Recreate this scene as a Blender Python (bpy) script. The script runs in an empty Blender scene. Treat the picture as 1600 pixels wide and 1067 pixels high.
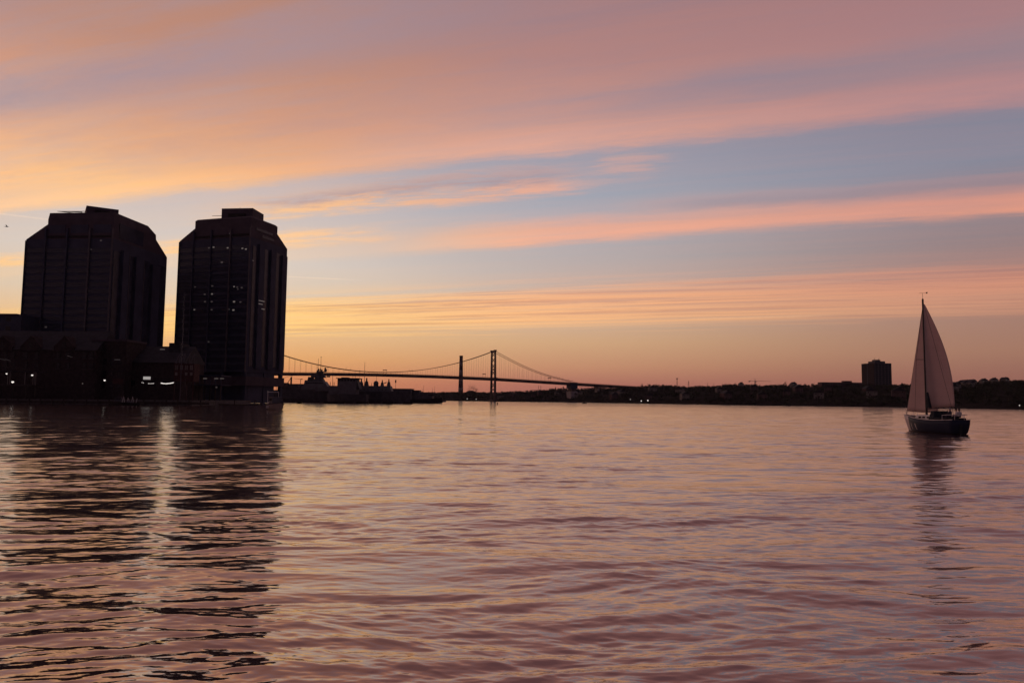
import bpy, bmesh, math, random
import numpy as np
from mathutils import Vector, Matrix

# ------------------------------------------------------------------ camera
SC = bpy.context.scene
COL = SC.collection
FPX = 1150.0                       # focal length in photo pixels (photo is 1600 x 1067)
PITCH = math.atan(91.5 / FPX)      # horizon lies 91.5 px under the picture centre
ROLL = 0.010                       # horizon sinks slightly to the right
CAMH = 3.0
_F = Vector((0, math.cos(PITCH), math.sin(PITCH)))
_R0 = Vector((1, 0, 0)); _U0 = Vector((0, -math.sin(PITCH), math.cos(PITCH)))
_R = _R0 * math.cos(ROLL) + _U0 * math.sin(ROLL)
_U = _U0 * math.cos(ROLL) - _R0 * math.sin(ROLL)
cam_data = bpy.data.cameras.new('camera')
cam = bpy.data.objects.new('camera', cam_data); COL.objects.link(cam)
cam.matrix_world = Matrix(((_R.x, _U.x, -_F.x, 0), (_R.y, _U.y, -_F.y, 0), (_R.z, _U.z, -_F.z, CAMH), (0, 0, 0, 1)))
cam_data.sensor_width = 36.0; cam_data.lens = FPX / 1600 * 36
cam_data.clip_start = 0.1; cam_data.clip_end = 30000
SC.camera = cam

def ray(x, y):
    return _F + _R * ((x - 800) / FPX) + _U * ((533.5 - y) / FPX)
def P(x, y, Y):                    # the point seen at pixel (x, y) that stands Y metres out
    d = ray(x, y); return Vector((0, 0, CAMH)) + d * (Y / d.y)
def G(x, y, z=0.0):                # where that pixel meets the level z
    d = ray(x, y); k = (z - CAMH) / d.z; return Vector((0, 0, CAMH)) + d * k
def pix(p):
    v = Vector(p) - Vector((0, 0, CAMH)); k = FPX / v.dot(_F)
    return 800 + v.dot(_R) * k, 533.5 - v.dot(_U) * k

# ------------------------------------------------------------------ view
SC.view_settings.view_transform = 'Standard'; SC.view_settings.look = 'None'
SC.view_settings.exposure = 0.0; SC.view_settings.gamma = 1.0
SC.view_settings.use_curve_mapping = False
SC.render.film_transparent = False
SC.cycles.use_denoising = True; SC.cycles.denoiser = 'OPENIMAGEDENOISE'; SC.cycles.denoising_input_passes = 'RGB_ALBEDO_NORMAL'
SC.cycles.max_bounces = 6; SC.cycles.glossy_bounces = 4
SC.cycles.sample_clamp_indirect = 4.0

# ------------------------------------------------------------------ node helper
class S:
    """a socket with arithmetic"""
    def __init__(s, nt, sock): s.nt = nt; s.k = sock
    def _m(s, op, b=None, c=None, clamp=False):
        n = s.nt.nodes.new('ShaderNodeMath'); n.operation = op; n.use_clamp = clamp
        for i, v in enumerate((s, b, c)):
            if v is None: continue
            if isinstance(v, S): s.nt.links.new(v.k, n.inputs[i])
            else: n.inputs[i].default_value = v
        return S(s.nt, n.outputs[0])
    def __add__(s, b): return s._m('ADD', b)
    def __radd__(s, b): return s._m('ADD', b)
    def __sub__(s, b): return s._m('SUBTRACT', b)
    def __mul__(s, b): return s._m('MULTIPLY', b)
    def __rmul__(s, b): return s._m('MULTIPLY', b)
    def __truediv__(s, b): return s._m('DIVIDE', b)
    def sstep(s, a, b, lo=0.0, hi=1.0):
        n = s.nt.nodes.new('ShaderNodeMapRange'); n.interpolation_type = 'SMOOTHSTEP'
        s.nt.links.new(s.k, n.inputs['Value'])
        n.inputs['From Min'].default_value = a; n.inputs['From Max'].default_value = b
        n.inputs['To Min'].default_value = lo; n.inputs['To Max'].default_value = hi
        return S(s.nt, n.outputs[0])
    def bump(s, c, w):             # 1 at c, 0 beyond c +- w
        return (s - c)._m('ABSOLUTE').sstep(0.0, w, 1.0, 0.0)
def combine(nt, x, y, z):
    n = nt.nodes.new('ShaderNodeCombineXYZ')
    for i, v in enumerate((x, y, z)):
        if isinstance(v, S): nt.links.new(v.k, n.inputs[i])
        else: n.inputs[i].default_value = v
    return S(nt, n.outputs[0])
def noise(nt, vec, scale=1.0, detail=4.0, rough=0.5, dist=0.0, out='Fac'):
    n = nt.nodes.new('ShaderNodeTexNoise'); n.noise_dimensions = '3D'
    if vec is not None: nt.links.new(vec.k, n.inputs['Vector'])
    n.inputs['Scale'].default_value = scale; n.inputs['Detail'].default_value = detail
    n.inputs['Roughness'].default_value = rough; n.inputs['Distortion'].default_value = dist
    return S(nt, n.outputs[out])
def lin(c):
    return tuple((v / 255 / 12.92) if v / 255 <= 0.04045 else ((v / 255 + 0.055) / 1.055) ** 2.4 for v in c[:3]) + (1.0,)
def ramp(nt, fac, stops, lo, hi, interp='LINEAR', srgb=True):
    n = nt.nodes.new('ShaderNodeValToRGB'); n.color_ramp.interpolation = interp
    f = (fac - lo) / (hi - lo)
    nt.links.new(f.k, n.inputs[0])
    el = n.color_ramp.elements
    while len(el) < len(stops): el.new(0.5)
    for e, (p, c) in zip(el, sorted(stops, key=lambda q: q[0])):
        e.position = min(1, max(0, (p - lo) / (hi - lo)))
        e.color = lin(c) if srgb else (c, c, c, 1)
    return S(nt, n.outputs[0])
def mix(nt, f, a, b):
    n = nt.nodes.new('ShaderNodeMix'); n.data_type = 'RGBA'; n.clamp_factor = True
    ins = [i for i in n.inputs if i.type == 'RGBA']
    if isinstance(f, S): nt.links.new(f.k, n.inputs[0])
    else: n.inputs[0].default_value = f
    for v, i in ((a, ins[0]), (b, ins[1])):
        if isinstance(v, S): nt.links.new(v.k, i)
        else: i.default_value = v
    return S(nt, [o for o in n.outputs if o.type == 'RGBA'][0])
def vadd(nt, a, b, op='ADD', k=1.0):
    n = nt.nodes.new('ShaderNodeMix'); n.data_type = 'RGBA'; n.blend_type = op
    n.inputs[0].default_value = k
    ins = [i for i in n.inputs if i.type == 'RGBA']
    for v, i in ((a, ins[0]), (b, ins[1])):
        if isinstance(v, S): nt.links.new(v.k, i)
        else: i.default_value = v
    return S(nt, [o for o in n.outputs if o.type == 'RGBA'][0])

# ------------------------------------------------------------------ sky: dusk air plus a sheet of high streaky cloud
SUN_AZ = math.radians(-25.0)       # the sun has just gone down behind the towers
SUN_EL = math.radians(0.6)
world = bpy.data.worlds.new('World'); SC.world = world; world.use_nodes = True
world.cycles.sampling_method = 'NONE'
nt = world.node_tree; nt.nodes.clear()
tc = nt.nodes.new('ShaderNodeTexCoord')
sep = nt.nodes.new('ShaderNodeSeparateXYZ'); nt.links.new(tc.outputs['Generated'], sep.inputs[0])
dx, dy, dz = (S(nt, sep.outputs[i]) for i in range(3))
zc = dz._m('MAXIMUM', 0.004)
el = zc._m('ARCSINE') * (180 / math.pi)                     # elevation, degrees
az = dx._m('ARCTAN2', dy) * (180 / math.pi)                 # azimuth, degrees (0 = straight ahead)
hl = (dx * dx + dy * dy)._m('SQRT')._m('MAXIMUM', 0.001)
ca = ((dx * math.sin(SUN_AZ) + dy * math.cos(SUN_AZ)) / hl)._m('MINIMUM', 1.0)._m('MAXIMUM', -1.0)
sa = ca._m('ARCCOSINE') * (180 / math.pi)                   # bearing away from the sunset, degrees
def band4(c0, c1, c2, c3):
    r = [ramp(nt, el, c, 0, 40) for c in (c0, c1, c2, c3)]
    m = mix(nt, sa.sstep(4, 31), r[0], r[1])
    m = mix(nt, sa.sstep(24, 62), m, r[2])
    return mix(nt, sa.sstep(55, 150), m, r[3])
clear = band4(
 [(0, (196, 118, 82)), (1.5, (208, 138, 94)), (3, (222, 165, 108)), (5, (226, 186, 138)), (7.2, (216, 196, 172)), (10, (210, 198, 188)), (15, (192, 180, 180)), (22, (165, 152, 160)), (40, (120, 118, 140))],
 [(0, (146, 92, 88)), (1.2, (170, 108, 94)), (2.6, (194, 140, 108)), (4.5, (205, 163, 124)), (7, (200, 174, 154)), (10, (182, 170, 166)), (14, (166, 167, 176)), (18, (149, 153, 168)), (26, (126, 123, 142)), (40, (100, 100, 125))],
 [(0, (140, 90, 82)), (1.6, (146, 98, 86)), (3.5, (160, 117, 98)), (6, (160, 123, 110)), (9, (150, 123, 120)), (12, (136, 124, 130)), (16, (129, 131, 147)), (26, (120, 113, 130)), (40, (90, 90, 115))],
 [(0, (62, 50, 62)), (6, (66, 54, 66)), (12, (62, 58, 74)), (20, (56, 58, 78)), (40, (50, 54, 76))])
cloud = band4(
 [(0, (208, 128, 82)), (2.5, (240, 178, 106)), (5, (252, 204, 126)), (9, (250, 202, 142)), (12, (250, 200, 146)), (14.5, (246, 190, 134)), (17, (226, 168, 126)), (20, (204, 150, 124)), (24, (184, 135, 116)), (40, (150, 112, 108))],
 [(0, (162, 100, 88)), (2.6, (218, 158, 110)), (5.5, (246, 186, 128)), (8, (240, 176, 130)), (11, (231, 168, 140)), (14, (229, 167, 142)), (18.5, (224, 166, 144)), (21.5, (198, 146, 132)), (25.5, (172, 128, 124)), (40, (140, 106, 110))],
 [(0, (143, 92, 82)), (4, (170, 120, 100)), (6.5, (198, 142, 116)), (9, (205, 138, 116)), (12, (211, 146, 125)), (16, (204, 142, 134)), (19, (178, 132, 132)), (24, (164, 122, 124)), (40, (130, 100, 108))],
 [(0, (62, 48, 60)), (6, (78, 58, 64)), (12, (84, 64, 72)), (20, (80, 66, 78)), (40, (70, 60, 74))])
# the cloud sheet: streaks run towards a far point low on the left
TH = math.radians(70)
t_ = (dx * math.cos(TH) + dy * math.sin(TH)) / zc
s_ = (dx * -math.sin(TH) + dy * math.cos(TH)) / zc
ta = t_._m('ABSOLUTE')._m('MAXIMUM', 0.05)
L = ta._m('LOGARITHM', math.e)
q = s_ / (ta + 0.35)
w1 = noise(nt, combine(nt, q * 1.3, L * 2.0, 3.7), 1.0, 3, 0.5) - 0.5      # slow waver of the bands
w2 = noise(nt, combine(nt, q * 5.0, L * 11.0, 8.1), 1.0, 6, 0.65) - 0.5    # ragged edges
w3 = noise(nt, combine(nt, q * 11.0 + L * 16.0, L * 20.0 - q * 5.0, 21.7), 1.0, 6, 0.65, 0.4) - 0.5   # feathering across the streaks
Lw = L + w1 * 0.07 + w2 * 0.075 + w3 * 0.05
prof = ramp(nt, Lw, [(0.0, 0.9), (0.9, 0.95), (0.985, 1.0), (1.015, 0.7), (1.05, 0.08), (1.24, 0.03), (1.32, 0.12),
                     (1.37, 0.75), (1.41, 1.0), (1.465, 1.0), (1.495, 0.35), (1.52, 0.05), (1.66, 0.04), (1.78, 0.18), (1.84, 0.55), (1.92, 0.9),
                     (2.14, 0.85), (2.27, 0.6), (2.36, 0.2), (2.5, 0.02), (4.0, 0.0)], 0.0, 4.0, srgb=False)
fibre = noise(nt, combine(nt, q * 3.0, L * 30.0 + q * 1.5, 1.3), 1.0, 8, 0.7, 0.5)
streak2 = noise(nt, combine(nt, q * 1.5, L * 26.0 + q * 1.0, 5.3), 1.0, 7, 0.68, 0.6)
soft = noise(nt, combine(nt, q * 1.1, L * 4.5, 9.4), 1.0, 4, 0.55, 0.4)
low = L.sstep(1.66, 1.86) * L.sstep(2.3, 2.5, 1.0, 0.0)                    # the sheaf of thin streaks near the horizon
dens = prof * soft.sstep(0.25, 0.6, 0.8, 1.1) + (fibre - 0.5) * prof.sstep(0.0, 0.3, 0.25, 0.7)
dens = dens + (streak2 - 0.5) * low * sa.sstep(20, 58, 2.0, 1.0)
dens = dens - (streak2.sstep(0.62, 0.5) * L.sstep(2.2, 2.3) * 0.5)
# the strong middle streak thins out towards the sunset; rippled wisps take its place there
fade = az.sstep(-13, 3, 1.0, 0.0) * L.sstep(1.28, 1.36) * L.sstep(1.55, 1.62, 1.0, 0.0)
dens = dens * (fade * -0.8 + 1.0)
rip = noise(nt, combine(nt, q * 9.0 + L * 12.0, L * 26.0, 6.2), 1.0, 6, 0.66, 0.5)
wband = Lw.sstep(1.05, 1.13) * Lw.sstep(1.19, 1.235, 1.0, 0.0) * az.sstep(-26, -16) * (az + w2 * 14).sstep(1, 8, 1.0, 0.0)
dens = dens + wband * rip.sstep(0.32, 0.58, 0.1, 1.0) * 0.85
wb2 = Lw.sstep(1.27, 1.33) * Lw.sstep(1.36, 1.42, 1.0, 0.0) * (az + w2 * 16).sstep(-15, -9, 1.0, 0.0)
dens = dens + wb2 * rip.sstep(0.34, 0.6, 0.25, 1.0) * 0.8
wb3 = Lw.sstep(1.02, 1.08) * Lw.sstep(1.14, 1.2, 1.0, 0.0) * (az + w2 * 10).sstep(5, 8) * (az + w2 * 10).sstep(10, 14, 1.0, 0.0)
dens = dens + wb3 * rip.sstep(0.4, 0.62) * 0.42
dens = dens._m('MAXIMUM', 0.0)._m('MINIMUM', 1.0)
# thicker, self-shadowed parts look mauve
thick = noise(nt, combine(nt, q * 1.5, L * 7.0, 12.6), 1.0, 5, 0.6, 0.5).sstep(0.36, 0.66)
Ls = L + w1 * 0.16 + w2 * 0.08
shade = thick * L.sstep(0.98, 0.8) * 0.22 + (w3 * 0.5 + w2 * 0.5) * L.sstep(1.02, 0.9)
shade = shade + Ls.bump(0.52, 0.15) * az.sstep(-8, 14, 1.0, 0.0) * 0.75
shade = shade + Ls.bump(0.86, 0.10) * az.sstep(0, 18) * 0.85
shade = shade._m('MAXIMUM', 0.0)
shade = shade + wband * (Lw + w3 * 0.12).sstep(1.19, 1.11) * 0.95 + Ls.bump(1.31, 0.06) * az.sstep(6, 16) * 0.9
mauve = vadd(nt, clear, lin((168, 130, 130)), 'MIX', 0.55)
ccol = mix(nt, shade, cloud, mauve)
rim = Lw.bump(0.97, 0.06) * 0.25 + Lw.bump(1.45, 0.05) * 0.22
ccol = mix(nt, rim, ccol, vadd(nt, ccol, (1.25, 1.18, 1.12, 1), 'MULTIPLY', 1.0))
ccol = mix(nt, fibre.sstep(0.52, 0.36) * low * sa.sstep(20, 58, 0.8, 0.4), ccol, vadd(nt, ccol, (0.66, 0.58, 0.74, 1), 'MULTIPLY', 1.0))
dens = dens + Ls.bump(1.31, 0.06) * az.sstep(6, 16) * 0.45
sky = mix(nt, dens, clear, ccol)
# old contrails
for (e0, w, a0, a1, k) in ((6.28, 0.07, 13.0, 24.5, 0.75), (9.0, 0.06, -18.5, -11.0, 0.7), (11.5, 0.08, -40, -29.0, 0.6)):
    f = el.bump(e0, w) * az.sstep(a0, a0 + 1.5) * az.sstep(a1 - 3, a1, 1.0, 0.0) * k
    f = f * noise(nt, combine(nt, az * 5.0, el * 6.0, 1.0), 1.0, 2, 0.5).sstep(0.2, 0.6, 0.4, 1.0)
    sky = mix(nt, f, sky, vadd(nt, sky, (0.16, 0.10, 0.04, 1), 'ADD', 1.0))
nish = nt.nodes.new('ShaderNodeTexSky'); nish.sky_type = 'NISHITA'; nish.sun_disc = False
nish.sun_elevation = SUN_EL; nish.sun_rotation = SUN_AZ
nish.air_density = 1.0; nish.dust_density = 1.5; nish.ozone_density = 1.0
b1 = nt.nodes.new('ShaderNodeBackground'); nt.links.new(nish.outputs[0], b1.inputs[0]); b1.inputs[1].default_value = 0.005
b2 = nt.nodes.new('ShaderNodeBackground'); nt.links.new(sky.k, b2.inputs[0]); b2.inputs[1].default_value = 1.08
ad = nt.nodes.new('ShaderNodeAddShader'); nt.links.new(b1.outputs[0], ad.inputs[0]); nt.links.new(b2.outputs[0], ad.inputs[1])
wo = nt.nodes.new('ShaderNodeOutputWorld'); nt.links.new(ad.outputs[0], wo.inputs[0])

sun_d = bpy.data.lights.new('sun', 'SUN'); sun_d.energy = 0.02; sun_d.angle = math.radians(6); sun_d.color = (1.0, 0.55, 0.28)
sun = bpy.data.objects.new('sun', sun_d); COL.objects.link(sun)
_sd = Vector((math.sin(SUN_AZ) * math.cos(SUN_EL), math.cos(SUN_AZ) * math.cos(SUN_EL), math.sin(SUN_EL)))
sun.rotation_euler = _sd.to_track_quat('Z', 'Y').to_euler(); sun.location = (0, 0, 60)

# ------------------------------------------------------------------ materials
def mat(name, col, rough=0.7, metal=0.0, var=0.0, scale=1.0, spec=0.4, emit=None, estr=0.0, streak=None):
    m = bpy.data.materials.new(name); m.use_nodes = True
    n = m.node_tree; b = n.nodes['Principled BSDF']
    b.inputs['Roughness'].default_value = rough; b.inputs['Metallic'].default_value = metal
    b.inputs['Specular IOR Level'].default_value = spec
    b.inputs['Base Color'].default_value = (*col, 1)
    if var:
        tcn = n.nodes.new('ShaderNodeTexCoord'); v = S(n, tcn.outputs['Object'])
        if streak:
            mp = n.nodes.new('ShaderNodeMapping'); mp.inputs['Scale'].default_value = streak
            n.links.new(v.k, mp.inputs[0]); v = S(n, mp.outputs[0])
        f = noise(n, v, scale, 5, 0.6).sstep(0.3, 0.7)
        lo = tuple(c * (1 - var) for c in col) + (1,); hi = tuple(min(1, c * (1 + var)) for c in col) + (1,)
        n.links.new(mix(n, f, lo, hi).k, b.inputs['Base Color'])
    if emit:
        b.inputs['Emission Color'].default_value = (*emit, 1); b.inputs['Emission Strength'].default_value = estr
    return m

# ------------------------------------------------------------------ water
def water_material():
    m = bpy.data.materials.new('harbour water'); m.use_nodes = True
    n = m.node_tree; b = n.nodes['Principled BSDF']
    b.inputs['Base Color'].default_value = (0.33, 0.235, 0.210, 1)
    at = n.nodes.new('ShaderNodeAttribute'); at.attribute_name = 'ripple'; n.links.new(at.outputs['Fac'], b.inputs['Roughness'])
    b.inputs['Metallic'].default_value = 0.9
    tcn = n.nodes.new('ShaderNodeTexCoord')
    mp = n.nodes.new('ShaderNodeMapping'); mp.inputs['Scale'].default_value = (0.35, 1.0, 1.0); mp.inputs['Rotation'].default_value = (0, 0, 0.15)
    n.links.new(tcn.outputs['Object'], mp.inputs[0]); v = S(n, mp.outputs[0])
    h = noise(n, v, 9.0, 3, 0.55) * 0.5 + noise(n, v, 3.2, 2, 0.5) * 1.0
    patch = noise(n, S(n, tcn.outputs['Object']), 0.05, 3, 0.5).sstep(0.35, 0.65, 0.45, 1.0)
    h = h * patch
    bp = n.nodes.new('ShaderNodeBump'); bp.inputs['Strength'].default_value = 1.0; bp.inputs['Distance'].default_value = 0.011
    n.links.new(h.k, bp.inputs['Height']); n.links.new(bp.outputs[0], b.inputs['Normal'])
    return m

def build_water():
    rng = np.random.default_rng(7)
    na, nr = 690, 1720
    ang = np.radians(np.linspace(-44, 44, na))
    u = np.linspace(0, 1, nr); rad = np.where(u < 0.94, 6.5 * (420.0 / 6.5) ** (u / 0.94), 420.0 * (3500 / 420.0) ** np.clip((u - 0.94) / 0.06, 0, 1))
    A, Rr = np.meshgrid(ang, rad)
    X = (Rr * np.sin(A)).astype(np.float64); Y = (Rr * np.cos(A)).astype(np.float64)
    cell = np.maximum(np.gradient(rad)[:, None], Rr * (ang[1] - ang[0]))
    # patches of calm and of wind ripple
    def lowf(sc, k, seed):
        r = np.random.default_rng(seed); o = np.zeros_like(X)
        for _ in range(k):
            th = r.uniform(0, 2 * np.pi); w = sc * r.uniform(0.6, 1.7); p = r.uniform(0, 6.28)
            o += np.sin((X * np.cos(th) * 0.55 + Y * np.sin(th)) * w + p)
        return o / np.sqrt(k / 2)
    gust = 0.5 + 0.5 * np.tanh(lowf(0.16, 9, 3) * 0.8)
    gust2 = 0.5 + 0.5 * np.tanh(lowf(0.5, 9, 5) * 0.9)
    Xw = X + 0.30 * lowf(1.2, 10, 21) + 0.04 * lowf(6.0, 10, 23); Yw = Y + 0.16 * lowf(1.1, 10, 22) + 0.02 * lowf(6.5, 10, 24)
    Z = np.zeros_like(X); lost = np.zeros_like(X)
    for (l0, l1, n_, sig, spread) in ((0.09, 0.18, 28, 0.050, 0.55), (0.18, 0.36, 28, 0.052, 0.46), (0.36, 0.75, 24, 0.047, 0.38), (0.75, 1.6, 20, 0.037, 0.34), (1.6, 3.4, 16, 0.030, 0.40), (3.4, 7.0, 12, 0.018, 0.30)):
        for i in range(n_):
            l = l0 * (l1 / l0) ** ((i + rng.uniform(0, 1)) / n_)
            th = np.radians(102) + rng.normal(0, spread); k = 2 * np.pi / l
            a = sig * math.sqrt(2 / n_) / k * rng.uniform(0.6, 1.4)
            amp = (0.45 + 1.3 * gust * gust2 if l < 0.36 else 0.6 + 0.7 * gust2 if l < 1.6 else 1.0)
            lod = np.clip((l / cell - 2.2) / 2.0, 0, 1)
            ph = k * (Xw * np.cos(th) + Yw * np.sin(th)) + rng.uniform(0, 6.28) + 0.7 * np.sin(0.22 * X / max(l, .5) ** .5 + 5 * i)
            Z += a * amp * lod * (np.sin(ph) - 0.22 * np.cos(2 * ph))
            lost += (1 - lod ** 2) * (a * k * amp) ** 2 / 2
    # ripples finer than the sheet can carry become roughness
    rough = np.sqrt(np.clip(0.22 * np.sqrt(lost), 0.0006, 0.016))
    co = np.stack([X, Y, Z], -1).reshape(-1, 3)
    idx = np.arange(na * nr).reshape(nr, na)
    f = np.stack([idx[:-1, :-1], idx[:-1, 1:], idx[1:, 1:], idx[1:, :-1]], -1).reshape(-1, 4)
    me = bpy.data.meshes.new('water')
    me.vertices.add(len(co)); me.vertices.foreach_set('co', co.astype(np.float32).ravel())
    me.loops.add(f.size); me.loops.foreach_set('vertex_index', f[:, ::-1].astype(np.int32).ravel())
    me.polygons.add(len(f)); me.polygons.foreach_set('loop_start', np.arange(0, f.size, 4, dtype=np.int32))
    me.polygons.foreach_set('use_smooth', np.ones(len(f), dtype=bool))
    at = me.attributes.new('ripple', 'FLOAT', 'POINT'); at.data.foreach_set('value', rough.astype(np.float32).ravel())
    me.update(); me.validate()
    o = bpy.data.objects.new('water', me); COL.objects.link(o); o['kind'] = 'structure'
    me.materials.append(water_material())
    return o
water = build_water()

# ------------------------------------------------------------------ mesh helpers
class MB:
    def __init__(s): s.v = []; s.f = []
    def add(s, vs, fs):
        o = len(s.v); s.v += [tuple(p) for p in vs]; s.f += [tuple(i + o for i in f) for f in fs]; return s
    def hexa(s, p):                # p: 4 bottom corners (ccw from above), 4 top corners
        return s.add(p, [(3, 2, 1, 0), (4, 5, 6, 7), (0, 1, 5, 4), (1, 2, 6, 5), (2, 3, 7, 6), (3, 0, 4, 7)])
    def box(s, x0, x1, y0, y1, z0, z1, rz=0.0, c=(0, 0)):
        q = [(x0, y0), (x1, y0), (x1, y1), (x0, y1)]
        if rz:
            k, m = math.cos(rz), math.sin(rz); q = [(x * k - y * m, x * m + y * k) for x, y in q]
        q = [(x + c[0], y + c[1]) for x, y in q]
        return s.hexa([(x, y, z0) for x, y in q] + [(x, y, z1) for x, y in q])
    def frus(s, a, z0, b, z1):     # a, b = (x0, x1, y0, y1)
        r = lambda t: [(t[0], t[2]), (t[1], t[2]), (t[1], t[3]), (t[0], t[3])]
        return s.hexa([(x, y, z0) for x, y in r(a)] + [(x, y, z1) for x, y in r(b)])
    def prism(s, poly, y0, y1):    # polygon in x-z, pushed along y
        n = len(poly)
        return s.add([(x, y0, z) for x, z in poly] + [(x, y1, z) for x, z in poly],
                     [tuple(range(n)), tuple(range(2 * n - 1, n - 1, -1))] + [(i, i + n, (i + 1) % n + n, (i + 1) % n) for i in range(n)])
    def bar(s, p, q, r, r2=None, n=6):
        p, q = Vector(p), Vector(q); d = (q - p)
        if d.length < 1e-6: return s
        d.normalize(); a = d.orthogonal().normalized(); b = d.cross(a); r2 = r if r2 is None else r2
        vs = []
        for c, rr in ((p, r), (q, r2)):
            vs += [c + (a * math.cos(6.28318 * i / n) + b * math.sin(6.28318 * i / n)) * rr for i in range(n)]
        return s.add(vs, [(i, (i + 1) % n, (i + 1) % n + n, i + n) for i in range(n)] + [tuple(range(n - 1, -1, -1)), tuple(range(n, 2 * n))])
    def tube(s, pts, r, n=6):
        for a, b in zip(pts, pts[1:]): s.bar(a, b, r, None, n)
        return s
    def lathe(s, prof, c=(0, 0, 0), n=12):
        vs = []
        for r, z in prof: vs += [(c[0] + r * math.cos(6.28318 * i / n), c[1] + r * math.sin(6.28318 * i / n), c[2] + z) for i in range(n)]
        fs = [(j * n + i, j * n + (i + 1) % n, (j + 1) * n + (i + 1) % n, (j + 1) * n + i) for j in range(len(prof) - 1) for i in range(n)]
        fs += [tuple(range(n - 1, -1, -1)), tuple((len(prof) - 1) * n + i for i in range(n))]
        return s.add(vs, fs)
    def loft(s, rings, cap=True):  # rings of equal length, open sections joined lengthwise and closed across the top
        n = len(rings[0]); vs = [p for r in rings for p in r]
        fs = [(j * n + i, j * n + (i + 1) % n, (j + 1) * n + (i + 1) % n, (j + 1) * n + i) for j in range(len(rings) - 1) for i in range(n)]
        if cap: fs += [tuple(range(n - 1, -1, -1)), tuple((len(rings) - 1) * n + i for i in range(n))]
        return s.add(vs, fs)
    def mesh(s, name, m, smooth=False):
        me = bpy.data.meshes.new(name); me.from_pydata(s.v, [], s.f); me.materials.append(m)
        bm = bmesh.new(); bm.from_mesh(me); bmesh.ops.recalc_face_normals(bm, faces=bm.faces); bm.to_mesh(me); bm.free()
        if smooth: me.polygons.foreach_set('use_smooth', [True] * len(me.polygons))
        me.update(); return me
    def build(s, name, m, parent=None, smooth=False):
        return link(name, s.mesh(name, m, smooth), parent)
def link(name, me, parent=None, loc=None, rz=None):
    o = bpy.data.objects.new(name, me); COL.objects.link(o)
    if parent is not None: o.parent = parent
    if loc is not None: o.location = loc
    if rz is not None: o.rotation_euler = (0, 0, rz)
    return o
def tag(o, label, cat, group=None):
    o['label'] = label; o['category'] = cat
    if group: o['group'] = group
    return o
def thing(name, label, cat, loc=(0, 0, 0), rz=0.0, group=None):
    o = link(name, None, None, loc, rz); o.empty_display_size = 0.5
    return tag(o, label, cat, group)
def struct(o): o['kind'] = 'structure'; return o
def hor(x): return 625 + 0.01 * (x - 800)

# materials
M = {}
M['granite'] = mat('brown granite', (0.040, 0.045, 0.074), 0.75, var=0.18, scale=0.15, spec=0.2)
M['granite2'] = mat('red brown granite', (0.055, 0.042, 0.056), 0.75, var=0.2, scale=0.2, spec=0.2)
M['tglass'] = mat('tower glass', (0.028, 0.032, 0.052), 0.25, spec=0.25, var=0.3, scale=0.2)
M['fin'] = mat('pale mullion', (0.075, 0.068, 0.08), 0.6, spec=0.2, var=0.2, scale=0.3)
M['lit'] = mat('lit room', (0.2, 0.2, 0.2), 0.5, emit=(1.0, 0.86, 0.76), estr=0.10)
M['lit_dim'] = mat('dim lit room', (0.2, 0.2, 0.2), 0.5, emit=(0.9, 0.75, 0.72), estr=0.035)
M['lamp'] = mat('lamp glow', (0.8, 0.8, 0.8), 0.5, emit=(1.0, 0.93, 0.85), estr=1.0)
M['brick'] = mat('dark brick', (0.036, 0.027, 0.028), 0.9, var=0.3, scale=0.8, spec=0.1)
M['redwood'] = mat('red painted timber', (0.05, 0.022, 0.022), 0.8, var=0.3, scale=1.2, spec=0.15)
M['slate'] = mat('slate roof', (0.026, 0.026, 0.032), 0.8, var=0.25, scale=0.6, spec=0.15)
M['stone'] = mat('grey stone', (0.07, 0.064, 0.066), 0.9, var=0.3, scale=0.5, spec=0.1)
M['dkglass'] = mat('dark window glass', (0.012, 0.012, 0.016), 0.15, spec=0.3)
M['white'] = mat('white paint', (0.62, 0.60, 0.58), 0.6, var=0.12, scale=1.5, spec=0.3)
M['timber'] = mat('wet wharf timber', (0.035, 0.028, 0.026), 0.85, var=0.35, scale=1.0, streak=(1, 1, 0.2), spec=0.15)
M['conc'] = mat('pier concrete', (0.30, 0.27, 0.27), 0.9, var=0.2, scale=0.15, spec=0.1)
M['steel'] = mat('bridge steel', (0.075, 0.05, 0.048), 0.7, var=0.25, scale=0.1, spec=0.2)
M['cable'] = mat('bridge cable', (0.06, 0.04, 0.04), 0.7, var=0.2, scale=0.2, spec=0.2)
M['navy'] = mat('naval grey', (0.11, 0.11, 0.125), 0.65, var=0.2, scale=0.3, spec=0.2)
M['navydk'] = mat('naval dark grey', (0.06, 0.06, 0.07), 0.7, var=0.25, scale=0.4, spec=0.2)
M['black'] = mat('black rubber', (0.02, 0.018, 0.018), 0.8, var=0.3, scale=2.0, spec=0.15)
M['red'] = mat('red paint', (0.30, 0.04, 0.035), 0.6, var=0.15, scale=0.8)
M['hill'] = mat('wooded ground', (0.022, 0.020, 0.018), 0.95, var=0.35, scale=0.03, spec=0.0)
M['leaf'] = mat('dark foliage', (0.035, 0.038, 0.026), 0.9, var=0.4, scale=0.25, spec=0.05)
M['bark'] = mat('bark', (0.05, 0.038, 0.03), 0.9, var=0.3, scale=2.0, spec=0.05)
M['house'] = mat('house siding', (0.16, 0.14, 0.13), 0.9, var=0.25, scale=0.2, spec=0.05)
M['housedk'] = mat('dark house siding', (0.09, 0.06, 0.06), 0.9, var=0.25, scale=0.2, spec=0.05)
M['aluminium'] = mat('mast alloy', (0.03, 0.025, 0.028), 0.6, metal=0.0, var=0.2, scale=2.0)
M['skin'] = mat('skin', (0.32, 0.19, 0.14), 0.7, var=0.1, scale=6)
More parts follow.
